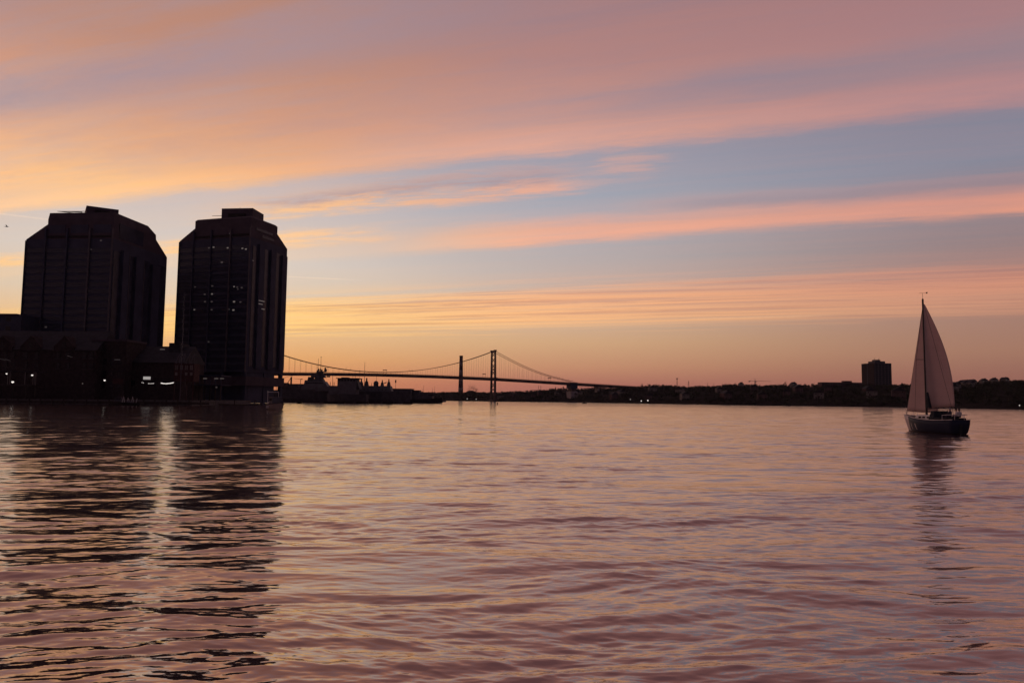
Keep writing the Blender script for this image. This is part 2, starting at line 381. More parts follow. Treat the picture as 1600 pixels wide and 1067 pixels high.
M['hair'] = mat('dark hair', (0.03, 0.02, 0.018), 0.8, var=0.2, scale=20)
M['cloth_dark'] = mat('dark cloth', (0.03, 0.03, 0.045), 0.9, var=0.3, scale=9)
M['cloth_pale'] = mat('pale cloth', (0.45, 0.42, 0.42), 0.9, var=0.2, scale=9)
M['canvas'] = mat('dark canvas', (0.03, 0.035, 0.04), 0.9, var=0.3, scale=3, spec=0.1)

def win_grid(root, name, wx, wz, m, pts, face='y', thick=0.1):
    """one shared pane mesh placed at many points of a facade"""
    me = (MB().box(-wx / 2, wx / 2, -thick, thick, -wz / 2, wz / 2) if face == 'y' else MB().box(-thick, thick, -wx / 2, wx / 2, -wz / 2, wz / 2)).mesh(name, m)
    for p in pts: link(name, me, root, p)

# ------------------------------------------------------------------ office towers
# ---- the broad tower
th = math.radians(5)
L1, L2 = 39.6, 41.6
near = P(177, 373, 310); ze = near.z
tw = thing('office_tower', 'broad dark office tower with sloped shoulders and finned flank, the nearer of the pair', 'office tower', (near.x, near.y, 0), -th)
zs, zr = ze + 6.6, ze + 11.6
MB().box(-L1, 0, 0, L2, 1.5, ze).build('wall', M['granite'], tw)
MB().frus((-L1, 0, 0, L2), ze, (-L1 + 9.4, -0.2, 0.2, L2 - 9.5), zs).build('sloped_roof', M['granite2'], tw)
up = MB().frus((-L1 + 9.4, -0.2, 0.2, L2 - 9.5), zs, (-L1 + 9.4, -0.2, 0.2, L2 - 9.8), zs + 2.2)
up.frus((-L1 + 9.4, -0.2, 0.2, L2 - 9.8), zs + 2.2, (-L1 + 9.8, -0.5, 0.5, L2 - 16), zr)
up.build('upper_storey', M['granite2'], tw)
pen = MB().box(-6.2, 6.2, -6.2, 6.2, zr - 0.5, zr + 3.6, math.radians(38), (-13.5, 11)).build('penthouse', M['granite2'], tw)
MB().box(-3.0, 3.0, -6.6, -6.22, zr + 0.7, zr + 2.2, math.radians(38), (-13.5, 11)).build('louvre', M['black'], pen)
bm_ = MB(); tip = Vector((-33, 9, zr + 3.0))
for e in ((-20.5, 8, zr + 2.2), (-20.5, 12, zr + 3.6), (-20.5, 11, zr + 2.0)): bm_.bar(tip, e, 0.09, 0.15)
bm_.build('roof_boom', M['black'], tw)
fl = [9 + i * (ze - 11) / 20 for i in range(20)]; fh = (ze - 11) / 20
bx = [-L1, -30.5, -20.7, -10.4, 0]
for i, x in enumerate(bx):
    MB().box(x - 0.35 if i else x + .1, x + 0.35 if i < 4 else x - .05, -0.7, 0.2, 2, ze - 0.6 if i in (0,) else zs - 2.0).build('fin', M['fin'] if i in (4, 3) else M['granite'], tw)
for i in range(4):
    w = bx[i + 1] - bx[i] - 1.0; cx = (bx[i] + bx[i + 1]) / 2
    win_grid(tw, 'window', w, fh * 0.62, M['tglass'], [(cx, -0.02, z) for z in fl])
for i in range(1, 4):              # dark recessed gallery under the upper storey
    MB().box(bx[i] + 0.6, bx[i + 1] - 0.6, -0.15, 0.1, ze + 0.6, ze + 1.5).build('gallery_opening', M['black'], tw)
    MB().box(bx[i] + 1.2, bx[i + 1] - 1.2, 0.02, 0.35, ze + 2.6, ze + 6.2).build('panel', M['granite'], tw)
ys = [0.2, 5.5, 10.0, 15.0, 21.0, 28.0, 34.0, L2]
for i in range(7):
    if i % 2 == 0:
        MB().box(-0.1, 0.25, ys[i] + .4, ys[i + 1] - .4, 3, ze - 5).build('recess', M['tglass'], tw)
    else:
        MB().box(-0.1, 1.5, ys[i], ys[i + 1], 3, ze - 3.5 - i * 0.5).build('buttress', M['granite'], tw)
MB().box(1.42, 1.7, 9.7, 10.02, 3, ze - 5).build('fin', M['fin'], tw)
MB().box(1.42, 1.7, 20.7, 21.02, 3, ze - 6).build('fin', M['fin'], tw)
MB().box(-0.15, 0.12, 4, L2 - 20, ze + 1.0, ze + 7.5).build('glazed_panel', M['tglass'], tw)
def on_face(root, near, theta, px, py, dz=0.0):     # where a pixel meets the left face of a tower, in its own axes
    d = ray(px, py); n = Vector((math.sin(theta), math.cos(theta), 0))
    k = n.dot(Vector((near.x, near.y, 0))) / n.dot(d); w = d * k; rel = Vector((w.x - near.x, w.y - near.y, 0))
    return (rel.dot(Vector((math.cos(theta), -math.sin(theta), 0))), 0, w.z + CAMH)
for (x, y, s, m) in ((158, 376, .4, 'lit_dim'), (143, 390, .3, 'lit_dim'), (72, 511, .5, 'lit_dim')):
    p = on_face(tw, near, th, x, y); link('window', MB().box(-s, s, -.12, .05, -s * .6, s * .6).mesh('window', M[m]), tw, (p[0], -0.08, p[2]))
# ---- the slender tower on the water
th = math.radians(17); L1, L2 = 42.8, 31.0
near = P(392, 370, 360); ze = near.z; near2, th2 = near, th
tw = thing('office_tower', 'slender dark office tower standing over the water with scattered lit windows', 'office tower', (near.x, near.y, 0), -th)
zs, zr = ze + 6.2, ze + 10.8
zb = P(430, 584, 385).z
MB().box(-L1, 0, 0, L2, zb, ze).build('wall', M['granite'], tw)
MB().box(-L1 + .4, -0.4, 2.5, L2 - 7.0, 0.3, zb - 0.02).build('base', M['granite'], tw)
MB().box(-L1 + 4, 1.0, -1.0, L2 - 0.2, P(430, 604, 385).z, P(430, 590.5, 385).z).build('podium_deck', M['granite2'], tw)
for (x, y) in ((-0.9, 0.9), (-0.9, L2 - 1.0), (-14, 0.9), (-28, 0.9), (-L1 + 1, 0.9), (-0.9, L2 * .5)):
    MB().box(x - .85, x + .85, y - .85, y + .85, -1.5, zb - 0.01).build('column', M['granite'], tw)
MB().frus((-L1, 0, 0, L2), ze, (-L1 + 9.0, -0.2, 0.2, L2 - 9.0), zs).build('sloped_roof', M['granite2'], tw)
MB().frus((-L1 + 9.0, -0.2, 0.2, L2 - 9.0), zs, (-L1 + 9.0, -0.2, 0.2, L2 - 9.0), zr - 0.8).frus((-L1 + 9.0, -0.2, 0.2, L2 - 9.0), zr - .8, (-L1 + 9.8, -1.0, 1.0, L2 - 9.8), zr).build('upper_storey', M['granite2'], tw)
pen = MB().box(-8.2, 8.2, -6.5, 6.5, zr - 0.4, zr + 5.4, math.radians(12), (-13.2, 10.5)).build('penthouse', M['granite2'], tw)
MB().box(-4.5, 4.5, -6.9, -6.52, zr + 0.6, zr + 2.6, math.radians(12), (-13.2, 10.5)).build('louvre', M['black'], pen)
MB().bar((-14, 9, zr + 5.3), (-14, 9, zr + 7.2), .09).build('antenna', M['black'], tw)
bm_ = MB(); tip = Vector((-28.5, 6, zr + 3.0))
for e in ((-20, 6, zr + 2.6), (-20, 10, zr + 3.6)): bm_.bar(tip, e, 0.09, 0.15)
bm_.build('roof_boom', M['black'], tw)
fl = [zb + 2.5 + i * (ze - zb - 4) / 18 for i in range(18)]; fh = (ze - zb - 4) / 18
bx = [-L1, -34.0, -23.2, -11.6, 0]
for i, x in enumerate(bx):
    MB().box(x - 0.35 if i else x + .1, x + 0.35 if i < 4 else x - .05, -0.7, 0.2, zb + .1, ze - 0.5 if i == 0 else zs - 1.5).build('fin', M['fin'] if i in (3, 4) else M['granite'], tw)
for i in range(4):
    w = bx[i + 1] - bx[i] - 1.0; cx = (bx[i] + bx[i + 1]) / 2
    win_grid(tw, 'window', w, fh * 0.62, M['tglass'], [(cx, -0.02, z) for z in fl])
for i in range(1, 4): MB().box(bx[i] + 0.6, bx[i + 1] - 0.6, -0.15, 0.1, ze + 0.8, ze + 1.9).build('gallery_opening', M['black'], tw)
for i in range(3):
    y0 = 1.5 + i * 9.8
    MB().box(-0.1, 0.2, y0 + .4, y0 + 3.6, zb + 3, ze - 4).build('recess', M['tglass'], tw)
    MB().box(-0.1, 1.3, y0 + 4.4, y0 + 8.6, zb + 2, ze - 2.5 - i).build('buttress', M['granite'], tw)
MB().box(-0.2, 0.1, 4, 18, ze + 4.2, ze + 5.6).build('glazed_panel', M['tglass'], tw)
MB().box(-0.2, 0.1, 9, 19, ze + 1.4, ze + 2.8).build('glazed_panel', M['tglass'], tw)
lw = [(327, 387.5, 1, 0), (334, 386.5, 1, 1), (356, 387.5, 1, 1), (379, 388.3, 1, 1), (384.5, 389.5, 1, 1), (347, 410, 1.3, 0), (305, 448.5, .8, 0), (332, 447, 1, 0),
      (366, 448, .9, 1), (371, 449, .9, 0), (378, 449.5, 1, 0), (320, 460, 1, 0), (331.5, 459.5, 1, 1), (320.5, 471.5, 1, 0), (331, 471.5, 1.1, 0), (366, 471.5, 1.2, 1),
      (376, 472, 1, 0), (304, 484, .9, 1), (331, 484, 1, 0), (358, 483.5, .9, 0), (365, 484.5, 1.2, 1), (326, 534, 1, 0), (360, 365, 1, 0), (372, 452, .7, 0)]
lm = {k: MB().box(-.5, .5, -.12, .05, -.32, .32).mesh('window', M['lit' if k else 'lit_dim']) for k in (0, 1)}
for (x, y, s, k) in lw:
    p = on_face(tw, near, th, x, y); o = link('window', lm[k], tw, (p[0], -0.08, p[2])); o.scale = (s, 1, s)
for (py, y0, y1, k) in ((472, 9.3, 14.0, 1), (477, 9.3, 12.6, 1), (484, 11.8, 14.4, 1), (414, 3.0, 4.2, 0)):
    z = P(408, py, 372).z; MB().box(1.2, 1.36, y0 - 3.0 + 0, y1 - 3.0, z - .18, z + .18).build('window', M['lit' if k else 'lit_dim'], tw)

# ------------------------------------------------------------------ the wharf front under the towers
def gable_house(name, label, cat, x0, x1, y_eave, y_ridge, Y, depth, wall, rz=0.0, group=None, axis='x', zbase=1.6):
    a, b = P(x0, 600, Y), P(x1, 600, Y); w = b.x - a.x
    ze_, zr_ = P((x0 + x1) / 2, y_eave, Y).z, P((x0 + x1) / 2, y_ridge, Y + depth / 2).z
    r = thing(name, label, cat, ((a.x + b.x) / 2, Y, 0), rz, group)
    MB().box(-w / 2, w / 2, 0, depth, zbase, ze_).build('wall', wall, r)
    if axis == 'x':
        MB().add([(-w / 2 - .4, -.5, ze_ - .1), (w / 2 + .4, -.5, ze_ - .1), (w / 2 + .4, depth + .5, ze_ - .1), (-w / 2 - .4, depth + .5, ze_ - .1), (-w / 2 - .4, depth / 2, zr_), (w / 2 + .4, depth / 2, zr_)],
                 [(0, 1, 5, 4), (2, 3, 4, 5), (0, 4, 3), (1, 2, 5), (3, 2, 1, 0)]).build('roof', M['slate'], r)
    else:
        MB().prism([(-w / 2 - .4, ze_ - .05), (w / 2 + .4, ze_ - .05), (0, zr_)], -.5, depth + .4).build('roof', M['slate'], r)
    return r, w, ze_, zr_
_a, _b = P(300, 620, 256).x, P(392, 620, 345).x
wharf = struct(MB().hexa([(x, y, z) for z in (-2.5, 1.62) for x, y in ((-330, 256), (_a, 256), (_b, 345), (-330, 345))]).build('quay', M['stone']))
# long brick warehouse with dormers
r, w, ze_, zr_ = gable_house('brick_warehouse', 'long dark brick warehouse with steep dormers below the broad tower', 'warehouse', -60, 148, 546, 517, 276, 18, M['brick'])
for cxp in (4, 48, 100):
    cx = P(cxp, 560, 276).x - r.location.x
    d = MB().prism([(cx - 3.8, ze_ - .5), (cx + 3.8, ze_ - .5), (cx + 3.8, ze_ + 1.2), (cx, ze_ + 5.2), (cx - 3.8, ze_ + 1.2)], -.55, 6.5).build('dormer', M['brick'], r)
    MB().box(cx - .7, cx + .7, -.62, -.5, ze_ + .6, ze_ + 2.8).build('window', M['dkglass'], d)
fr = MB().box(-.75, .75, -.12, .05, -1.25, 1.25).mesh('window', M['dkglass']); sl = MB().box(-.95, .95, -.2, .05, -1.45, -1.27).mesh('sill', M['stone'])
for cxp in (8, 20, 40, 57, 91, 106, 132, 143):
    for py in (555, 571):
        p = P(cxp, py, 276); o = link('window', fr, r, (p.x - r.location.x, -0.02, p.z)); link('sill', sl, o, (0, 0, 0))
MB().box(-1.2, 1.2, -.12, .05, P(52, 540, 276).z - .5, P(52, 540, 276).z + .5).build('lit_pane', M['lit_dim'], r).location.x = P(52, 540, 276).x - r.location.x
for q in (P(5, 561.5, 276), P(13, 562.5, 276), P(110, 557, 276)):
    MB().bar((q.x - r.location.x - 1.0, -.3, q.z + .25), (q.x - r.location.x + 1.0, -.3, q.z - .3), .07).build('glowing_rail', M['lit_dim'], r)  # pale rails, not lamps: a faint glow is put into their colour
# tall block at the picture's edge
r = thing('harbour_block', 'tall flat dark block rising at the very edge behind the brick warehouse', 'building', (P(-20, 600, 300).x, 300, 0))
z_ = P(10, 491.5, 300).z
MB().box(-34, P(27, 600, 300).x - P(-20, 600, 300).x, 0, 16, 1.6, z_).build('wall', M['granite'], r)
MB().box(-34.3, P(20, 600, 300).x - P(-20, 600, 300).x, -.3, 15, z_ - 0.6, z_ + .35).build('parapet', M['granite2'], r)
win_grid(r, 'window', 2.0, 1.8, M['dkglass'], [(x, -0.02, z) for x in (-18, -13, -8, -3, 2, 7) for z in (26, 30, 34)])
# red brown block
r = thing('brick_annex', 'red brown flat roofed building joined between warehouse and shed', 'building', (P(168, 600, 280).x, 280, 0))
w = P(195, 600, 280).x - P(142, 600, 280).x; z_ = P(165, 533, 280).z
MB().box(-w / 2, w / 2, 0, 15, 1.6, z_).build('wall', M['brick'], r)
MB().box(-w / 2 - .3, w / 2 + .3, -.3, 15.3, z_ - .02, z_ + .7).build('cornice', M['granite2'], r)
win_grid(r, 'window', 1.3, 2.2, M['dkglass'], [(x, -0.02, z) for x in (-4.2, -1.4, 1.4, 4.2) for z in (7, 11.5, 16)])
MB().box(2.2, 4.4, -.14, .05, P(190, 562, 280).z - .12, P(190, 562, 280).z + .12).build('lit_pane', M['lit_dim'], r)
# low shed between the two towers
r, w, ze_, zr_ = gable_house('harbour_shed', 'low dark gabled shed filling the gap between the two towers', 'shed', 196, 284, 566, 541, 285, 20, M['brick'])
MB().box(P(250, 600, 285).x - r.location.x, P(268, 600, 285).x - r.location.x, 6, 14, ze_, P(262, 536, 292).z).build('roof_turret', M['slate'], r)
MB().box(-.9, .9, -.4, -.2, -.12, .12).build('skylight', M['lit'], r).location = (P(255, 546, 287).x - r.location.x, 1.6, P(255, 546, 287).z)
win_grid(r, 'window', 1.6, 2.0, M['dkglass'], [(x, -0.02, 8) for x in (-8, -4, 0, 4, 8)])
for q in ((229.5, 590.6),):
    p = P(q[0], q[1], 278); sg = thing('shop_sign', 'small glowing white sign board above the string of bulbs on the wharf', 'sign', (p.x, 278, p.z))
    MB().box(-1.35, 1.35, -.08, .08, -.55, .55).build('panel', mat('backlit sign', (.3, .3, .3), .5, emit=(1, .93, .88), estr=.32), sg); MB().box(-1.42, 1.42, .082, .2, -.62, .62).build('frame', M['black'], sg)
    for k in (-1, 1): MB().bar((k * 1.1, .14, -.6), (k * 1.1, .14, 1.65 - p.z), .06).build('post', M['black'], sg)
p0 = P(222, 597, 272); sb = thing('string_lights', 'string of glowing white festoon bulbs hung along the wharf', 'string lights', (p0.x, 272, 0))
for k in (222, 247, 273): 
    x = P(k, 600, 272).x - p0.x; MB().bar((x, 0, 1.6), (x, 0, P(k, 595.5, 272).z), .06).build('post', M['timber'], sb)
pts = [(k, 597.6 + 1.6 * abs(math.sin((k - 222) / 25 * math.pi))) for k in range(222, 274, 3)]
wpts = [Vector((P(k, y, 272).x - p0.x, 0, P(k, y, 272).z)) for k, y in pts]
MB().tube([v_ + Vector((0, 0, .12)) for v_ in wpts], .025, 4).build('wire', M['black'], sb)
bulb = MB().lathe([(.05, .12), (.13, .04), (.13, -.05), (.05, -.14)], n=8).mesh('bulb', M['lamp'])
for k in list(range(222, 274))[::2]:
    if 224 < k < 231 or 241 < k < 251: continue
    y = 597.6 + 1.6 * abs(math.sin((k - 222) / 25 * math.pi)); v_ = P(k, y, 272); o = link('bulb', bulb, sb, (v_.x - p0.x, 0, v_.z)); o.scale = [1.5 if k > 250 else .9] * 3
# red timber pavilion with white windows and pointed rafters
p0 = P(286, 610, 268); r = thing('timber_pavilion', 'red timber pavilion with white windows and pointed rafters beside the slender tower', 'pavilion', (p0.x, 268, 0))
zt, zl = P(286, 568, 268).z, P(286, 596, 268).z
MB().box(-3.6, 3.6, 0, 5, zl, zt).build('wall', M['redwood'], r)
for x in (-3.4, -1.1, 1.1, 3.4): MB().box(x - .16, x + .16, .2, .5, 1.6, zl + .02).build('post', M['redwood'], r)
for i, x in enumerate((-2.7, -.9, .9, 2.7)):
    o = MB().box(x - .5, x + .5, -.1, .06, zt - 2.3, zt - .6).build('window', M['house'], r); MB().box(x - .06, x + .06, -.14, -.1, zt - 2.3, zt - .6).build('glazing_bar', M['redwood'], o)
    if i != 1: MB().box(x - .45, x + .45, -.1, .06, zt - 4.3, zt - 3.2).build('window', M['house'], r)
    MB().bar((x - .8, .3, zt), (x, 2.5, zt + 3.9), .07).bar((x + .8, .3, zt), (x, 2.5, zt + 3.9), .07).build('rafter', M['fin'], r)
    MB().lathe([(.05, -.3), (.28, 0), (.05, .3)], (x, -.1, zt + .1), 6).build('finial', M['fin'], r)
# lit mast
p0 = P(281.5, 612, 262); r = thing('lit_mast', 'tall thin mast strung with tiny lights in front of the slender tower', 'mast', (p0.x, 262, 0))
zt = P(284, 457, 262).z
MB().bar((0, 0, 1.6), (0, 0, zt), .16, .07).build('pole', M['fin'], r)
b_ = MB().lathe([(.02, -.1), (.09, 0), (.02, .1)], n=6).mesh('bulb', M['lit_dim']); rnd = random.Random(4)
for i in range(42): link('bulb', b_, r, (rnd.uniform(-.3, .3), -.2, 16 + i * (zt - 16.5) / 42 + rnd.uniform(-.2, .2)))
for k in (-1, 1): MB().bar((k * 2.6, 0, 1.6), (0, 0, 22), .03).build('stay', M['fin'], r)
MB().bar((-1.2, 0, 21.5), (1.2, 0, 21.5), .06).build('spreader', M['fin'], r)
# railed landing with pale posts
p0 = P(26, 610, 263); r = thing('wharf_pavilion', 'open wharf shelter with pale thin posts at the left end', 'shelter', (p0.x, 263, 0))
zt, zl = P(26, 581, 263).z, P(26, 601, 263).z
MB().box(P(-25, 600, 263).x - p0.x, P(55, 600, 263).x - p0.x, 0, 5, zl - .5, zl).build('deck', M['timber'], r)
MB().box(P(-25, 600, 263).x - p0.x, P(56, 600, 263).x - p0.x, -.2, 5.2, zt, zt + .35).build('roof', M['slate'], r)
for k in (11.5, 15, 38.5, 51, 53.3, 55.3):
    x = P(k, 600, 263).x - p0.x; MB().box(x - .09, x + .09, -.09, .09, zl, zt).build('post', M['house'], r)
for k in (-20, 0, 20, 40, 54):
    x = P(k, 600, 263).x - p0.x; MB().box(x - .25, x + .25, .2, .7, 1.6, zl - .5).build('pile', M['timber'], r)
MB().box(P(-25, 600, 263).x - p0.x, P(56, 600, 263).x - p0.x, -.16, -.1, zl, zl + .12).build('rail', M['fin'], r)
# wharf lamps
for (x, y, s, lab) in ((10.3, 583.8, .28, 'small wharf lamp under the shelter roof, the one nearest the picture edge'), (50.3, 586, .34, 'bright wharf lamp at the right end of the shelter'),
                       (19.8, 596.6, .42, 'brightest and lowest wharf lamp at the shelter deck'), (163.5, 594, .34, 'lone bright wharf lamp in front of the red brown annex'),
                       (129, 599, .2, 'faint short lamp post on the wharf before the brick warehouse')):
    p = P(x, y, 260); l_ = thing('wharf_lamp', lab, 'lamp', (p.x, 260, 1.62), 0, 'lamps along the wharf')
    MB().bar((0, 0, 0), (0, 0, p.z - 1.62 - s), .07, .05).build('post', M['black'], l_)
    MB().lathe([(.05, -s), (s * .9, -s * .4), (s, 0), (s * .8, s * .5), (.05, s * .75)], (0, 0, p.z - 1.62), 10).build('globe', M['lamp' if s > .25 else 'lit'], l_)
    MB().lathe([(s * .9, s * .5), (.05, s * .95)], (0, 0, p.z - 1.62), 10).build('cap', M['black'], l_)
# reddish board
p = P(184, 596, 264); r = thing('notice_board', 'dull red notice board on posts behind the moored workboat', 'board', (p.x, 264, 1.62))
MB().box(-1.8, 1.8, -.08, .08, p.z - 1.62 - .9, p.z - 1.62 + .9).build('panel', M['redwood'], r)
for k in (-1.5, 1.5): MB().box(k - .1, k + .1, .1, .25, 0, p.z - 1.62 + 1.0).build('post', M['timber'], r)
# finger pier with piles in front of the quay
r = thing('timber_pier', 'long low timber pier on piles along the foot of the quay', 'pier', (0, 0, 0))
xa, xb = P(-60, 620, 249).x, P(330, 620, 249).x
n_ = 60
for i in range(n_): MB().box(xa + (xb - xa) * i / n_ + .05, xa + (xb - xa) * (i + 1) / n_ - .05, 247.5, 253.5, 1.0 + .015 * (i % 3), 1.25).build('plank', M['timber'], r)
pl = MB().lathe([(.24, -2.5), (.24, 1.9), (.2, 2.0)], n=8).mesh('pile', M['timber'])
for i in range(22):
    o = link('pile', pl, r, (xa + (xb - xa) * (i + .3) / 22, 247.1, 0)); o.scale.z = 0.9 + 0.25 * ((i * 7) % 5) / 5
MB().box(xa, xb, 247.4, 247.6, .5, .95).build('fender_beam', M['timber'], r)
# moored workboat; its slanted pale bars stand in for illegible lettering
def hull_rings(L, B, D, zs_bow, zs_st, stations=9, flare=0.85, transom=0.8, draft=0.5):
    R_ = []
    for i in range(stations):
        t = i / (stations - 1); x = -L / 2 + L * t
        b = B / 2 * (transom + (1 - transom) * min(1, t / .4)) if t < .4 else B / 2 * max(.02, (1 - ((t - .4) / .6) ** 2.2))
        zs_ = zs_st + (zs_bow - zs_st) * t ** 2
        xx = x + (0 if t < .9 else 0)
        k = -draft * (1 if t < .8 else (1 - (t - .8) / .2 * .8))
        R_.append([(xx + .12 * (zs_) * t, b, zs_), (xx + .03 * t, b * flare, zs_ * .3), (xx, b * flare * .7, -.12), (xx - .06 * L * t * t, b * .06, k), (xx - .06 * L * t * t, -b * .06, k), (xx, -b * flare * .7, -.12), (xx + .03 * t, -b * flare, zs_ * .3), (xx + .12 * zs_ * t, -b, zs_)])
    return R_
p = P(196, 626, 244); r = thing('workboat', 'low dark workboat with pale slanted strokes of illegible lettering moored before the shed', 'boat', (p.x, 244, 0.0), math.pi)
MB().loft(hull_rings(11, 3.4, 1, 1.5, .9)).build('hull', M['black'], r)
MB().box(-3.5, 0.5, -1.2, 1.2, .9, 1.0).build('deck', M['timber'], r)
MB().box(.8, 3.0, -1.1, 1.1, 1.0, 2.6).build('cabin', M['navydk'], r)
MB().box(1.0, 2.8, -1.13, 1.13, 1.9, 2.4).build('window', M['dkglass'], r)
for i, k in enumerate((-4.2, -3.4, -2.7, -2.0, -1.2, -.4, .4)):
    d_ = .35 if i % 2 else -.3
    MB().bar((k, 1.3, .95), (k + d_, 1.3, 2.35 + .3 * (i % 3)), .05).build('letter_stroke', M['white'], r)
MB().box(-3.4, -1.2, 1.35, 1.42, .95, 1.35).build('side_board', M['navy'], r)
# low quay works at the slender tower's foot
r = thing('landing_deck', 'low lit landing deck on columns at the foot of the slender tower', 'deck', (0, 0, 0))
xa, xb = P(300, 600, 300).x, P(352, 600, 300).x
MB().box(xa, xb, 296, 306, P(325, 601, 300).z - .3, P(325, 601, 300).z).build('floor', M['granite'], r)
MB().box(xa, xb, 295.6, 306, P(325, 588, 300).z, P(325, 588, 300).z + .4).build('roof', M['granite'], r)
for k in range(7):
    x = xa + .4 + (xb - xa - .8) * k / 6; MB().box(x - .15, x + .15, 296.2, 296.5, P(325, 601, 300).z, P(325, 588, 300).z).build('column', M['granite'], r)
    MB().box(x - .2, x + .2, 296.2, 296.6, -1.5, P(325, 601, 300).z - .3).build('pile', M['timber'], r)
for k in (320, 337.5, 346.5):
    x = P(k, 590, 295).x; MB().box(x - .75, x + .75, 295.2, 295.4, P(k, 591.3, 295).z - .13, P(k, 591.3, 295).z + .13).build('strip_light', M['lit'], r)
p = P(338, 605, 294); MB().box(p.x - .3, p.x + .3, 294, 294.2, p.z - .3, p.z + .3).build('lamp', M['lit_dim'], r)
MB().box(xa, xb, 295.75, 295.85, P(325, 600.2, 300).z + .02, P(325, 600.2, 300).z + .2).build('edge_strip', M['fin'], r)
r = thing('floating_dock', 'flat floating dock with low pale edge in front of the slender tower', 'dock', (P(370, 628, 292).x, 292, 0))
MB().box(-9, 9, -2, 2, -.3, .5).build('float', M['timber'], r); MB().box(-9.05, 9.05, -2.1, -2.02, .3, .5).build('edge', M['house'], r)
for k in (-8, 0, 8): MB().lathe([(.18, -2), (.18, 2.2)], (k, -2.4, 0), 8).build('pile', M['timber'], r)
# small motor cruiser leaving the wharf
p = G(431, 640.5); r = thing('motor_cruiser', 'small pale motor cruiser with a cluttered cabin by the slender tower corner', 'boat', (p.x, p.y, 0), math.radians(-62))
MB().loft(hull_rings(9.5, 3.7, 1.6, 1.75, 1.35, transom=.9)).build('hull', M['house'], r)
MB().loft([[(x, y * 1.02, z) for x, y, z in ((q[0][0], q[0][1], q[0][2] - .12), (q[0][0], q[0][1] + .06, q[0][2]), (q[7][0], q[7][1] - .06, q[7][2]), (q[7][0], q[7][1], q[7][2] - .12))] for q in hull_rings(9.5, 3.7, 1.6, 1.78, 1.38, transom=.9)]).build('rubbing_strake', M['black'], r)
cb = MB().frus((-2.6, 2.2, -1.35, 1.35), 1.35, (-2.3, 1.3, -1.15, 1.15), 3.1).build('cabin', M['navydk'], r)
MB().box(-2.0, .9, -1.3, 1.3, 2.2, 2.75).build('window', M['dkglass'], cb)
MB().box(-2.5, 1.0, -1.3, 1.3, 3.1, 3.2).build('cabin_roof', M['house'], r)
MB().box(-3.9, -2.7, -1.2, 1.2, 1.3, 1.95).build('stern_locker', M['cloth_pale'], r)
MB().bar((-.5, 0, 3.2), (-.5, 0, 5.9), .06).bar((-.5, -.8, 4.6), (-.5, .8, 4.6), .05).build('mast', M['fin'], r)
MB().tube([(-4.2, 1.3, 1.4), (-4.2, 1.3, 4.4), (-4.2, -1.3, 4.4), (-4.2, -1.3, 1.4)], .06).build('stern_arch', M['white'], r)
MB().tube([(1.2, 1.5, 1.6), (1.2, 1.5, 2.3), (4.4, .3, 2.5), (4.4, -.3, 2.5), (1.2, -1.5, 2.3), (1.2, -1.5, 1.6)], .035).build('bow_rail', M['fin'], r)
MB().lathe([(.02, -.12), (.14, 0), (.02, .12)], (-4.2, -1.3, 4.5), 8).build('lamp', M['lit'], r)
for k in (-1.2, .6): MB().lathe([(.03, -.35), (.16, -.2), (.16, .2), (.03, .35)], (k, -1.95, .7), 8).build('fender', M['cloth_pale'], r)

# ------------------------------------------------------------------ suspension bridge
BD = Vector((0.936, 0.352, 0)).normalized(); BN = Vector((-BD.y, BD.x, 0))
T0 = P(770.6, 600, 1365); T0.z = 0
def bp(s, off=0.0, z=0.0): q = T0 + BD * s + BN * off; return Vector((q.x, q.y, z))
ZT = P(770.6, 548.5, 1365).z
def deck_z(s):
    tab = [(-620, 41.5), (-427, 44.0), (-300, 46.2), (-213, 46.8), (-110, 45.8), (0, 43.4), (161, 37.3), (311, 31.8), (420, 28.5)]
    for (a, za), (b, zb_) in zip(tab, tab[1:]):
        if a <= s <= b: return za + (zb_ - za) * (s - a) / (b - a)
    return tab[0][1] if s < tab[0][0] else tab[-1][1]
def cable_z(s):
    if s <= 0 and s >= -427: u = (s + 213.5) / 213.5; return 49.3 + (ZT - 49.3) * u * u
    if s > 0: u = min(1, s / 161); return ZT + (deck_z(161) + 2.0 - ZT) * u - 7.5 * math.sin(u * math.pi) 
    u = min(1, (-427 - s) / 161); return ZT + (deck_z(-588) + 2.0 - ZT) * u - 7.5 * math.sin(u * math.pi)
br = thing('suspension_bridge', 'long suspension bridge with cross-braced steel tower spanning the harbour behind the ships', 'bridge', (0, 0, 0))
def obox(mb, c, hx, hy, z0, z1, zx=0.0):   # box aligned with the bridge
    q = [c + BD * (a * hx) + BN * (b * hy) for a, b in ((-1, -1), (1, -1), (1, 1), (-1, 1))]
    mb.hexa([(p.x, p.y, z0) for p in q] + [(p.x, p.y, z1) for p in q])
seg = 24
for i in range(-24, 17):
    s0, s1 = i * seg, (i + 1) * seg
    if s0 < -610 or s1 > 412: continue
    mb = MB(); z0, z1 = deck_z(s0), deck_z(s1)
    a = [bp(s0, -8), bp(s1 - .3, -8), bp(s1 - .3, 8), bp(s0, 8)]; zz = (z0, z1, z1, z0)
    mb.hexa([(p.x, p.y, z - 4.9) for p, z in zip(a, zz)] + [(p.x, p.y, z) for p, z in zip(a, zz)])
    d = mb.build('deck_section', M['steel'], br)
    rl = MB()
    for o in (-7.8, 7.8): rl.bar(bp(s0, o, z0 + 1.2), bp(s1, o, z1 + 1.2), .12, None, 4)
    for k in range(5):
        s = s0 + k * seg / 5; rl.bar(bp(s, -7.8, deck_z(s)), bp(s, -7.8, deck_z(s) + 1.2), .08, None, 4)
    rl.build('railing', M['steel'], d)
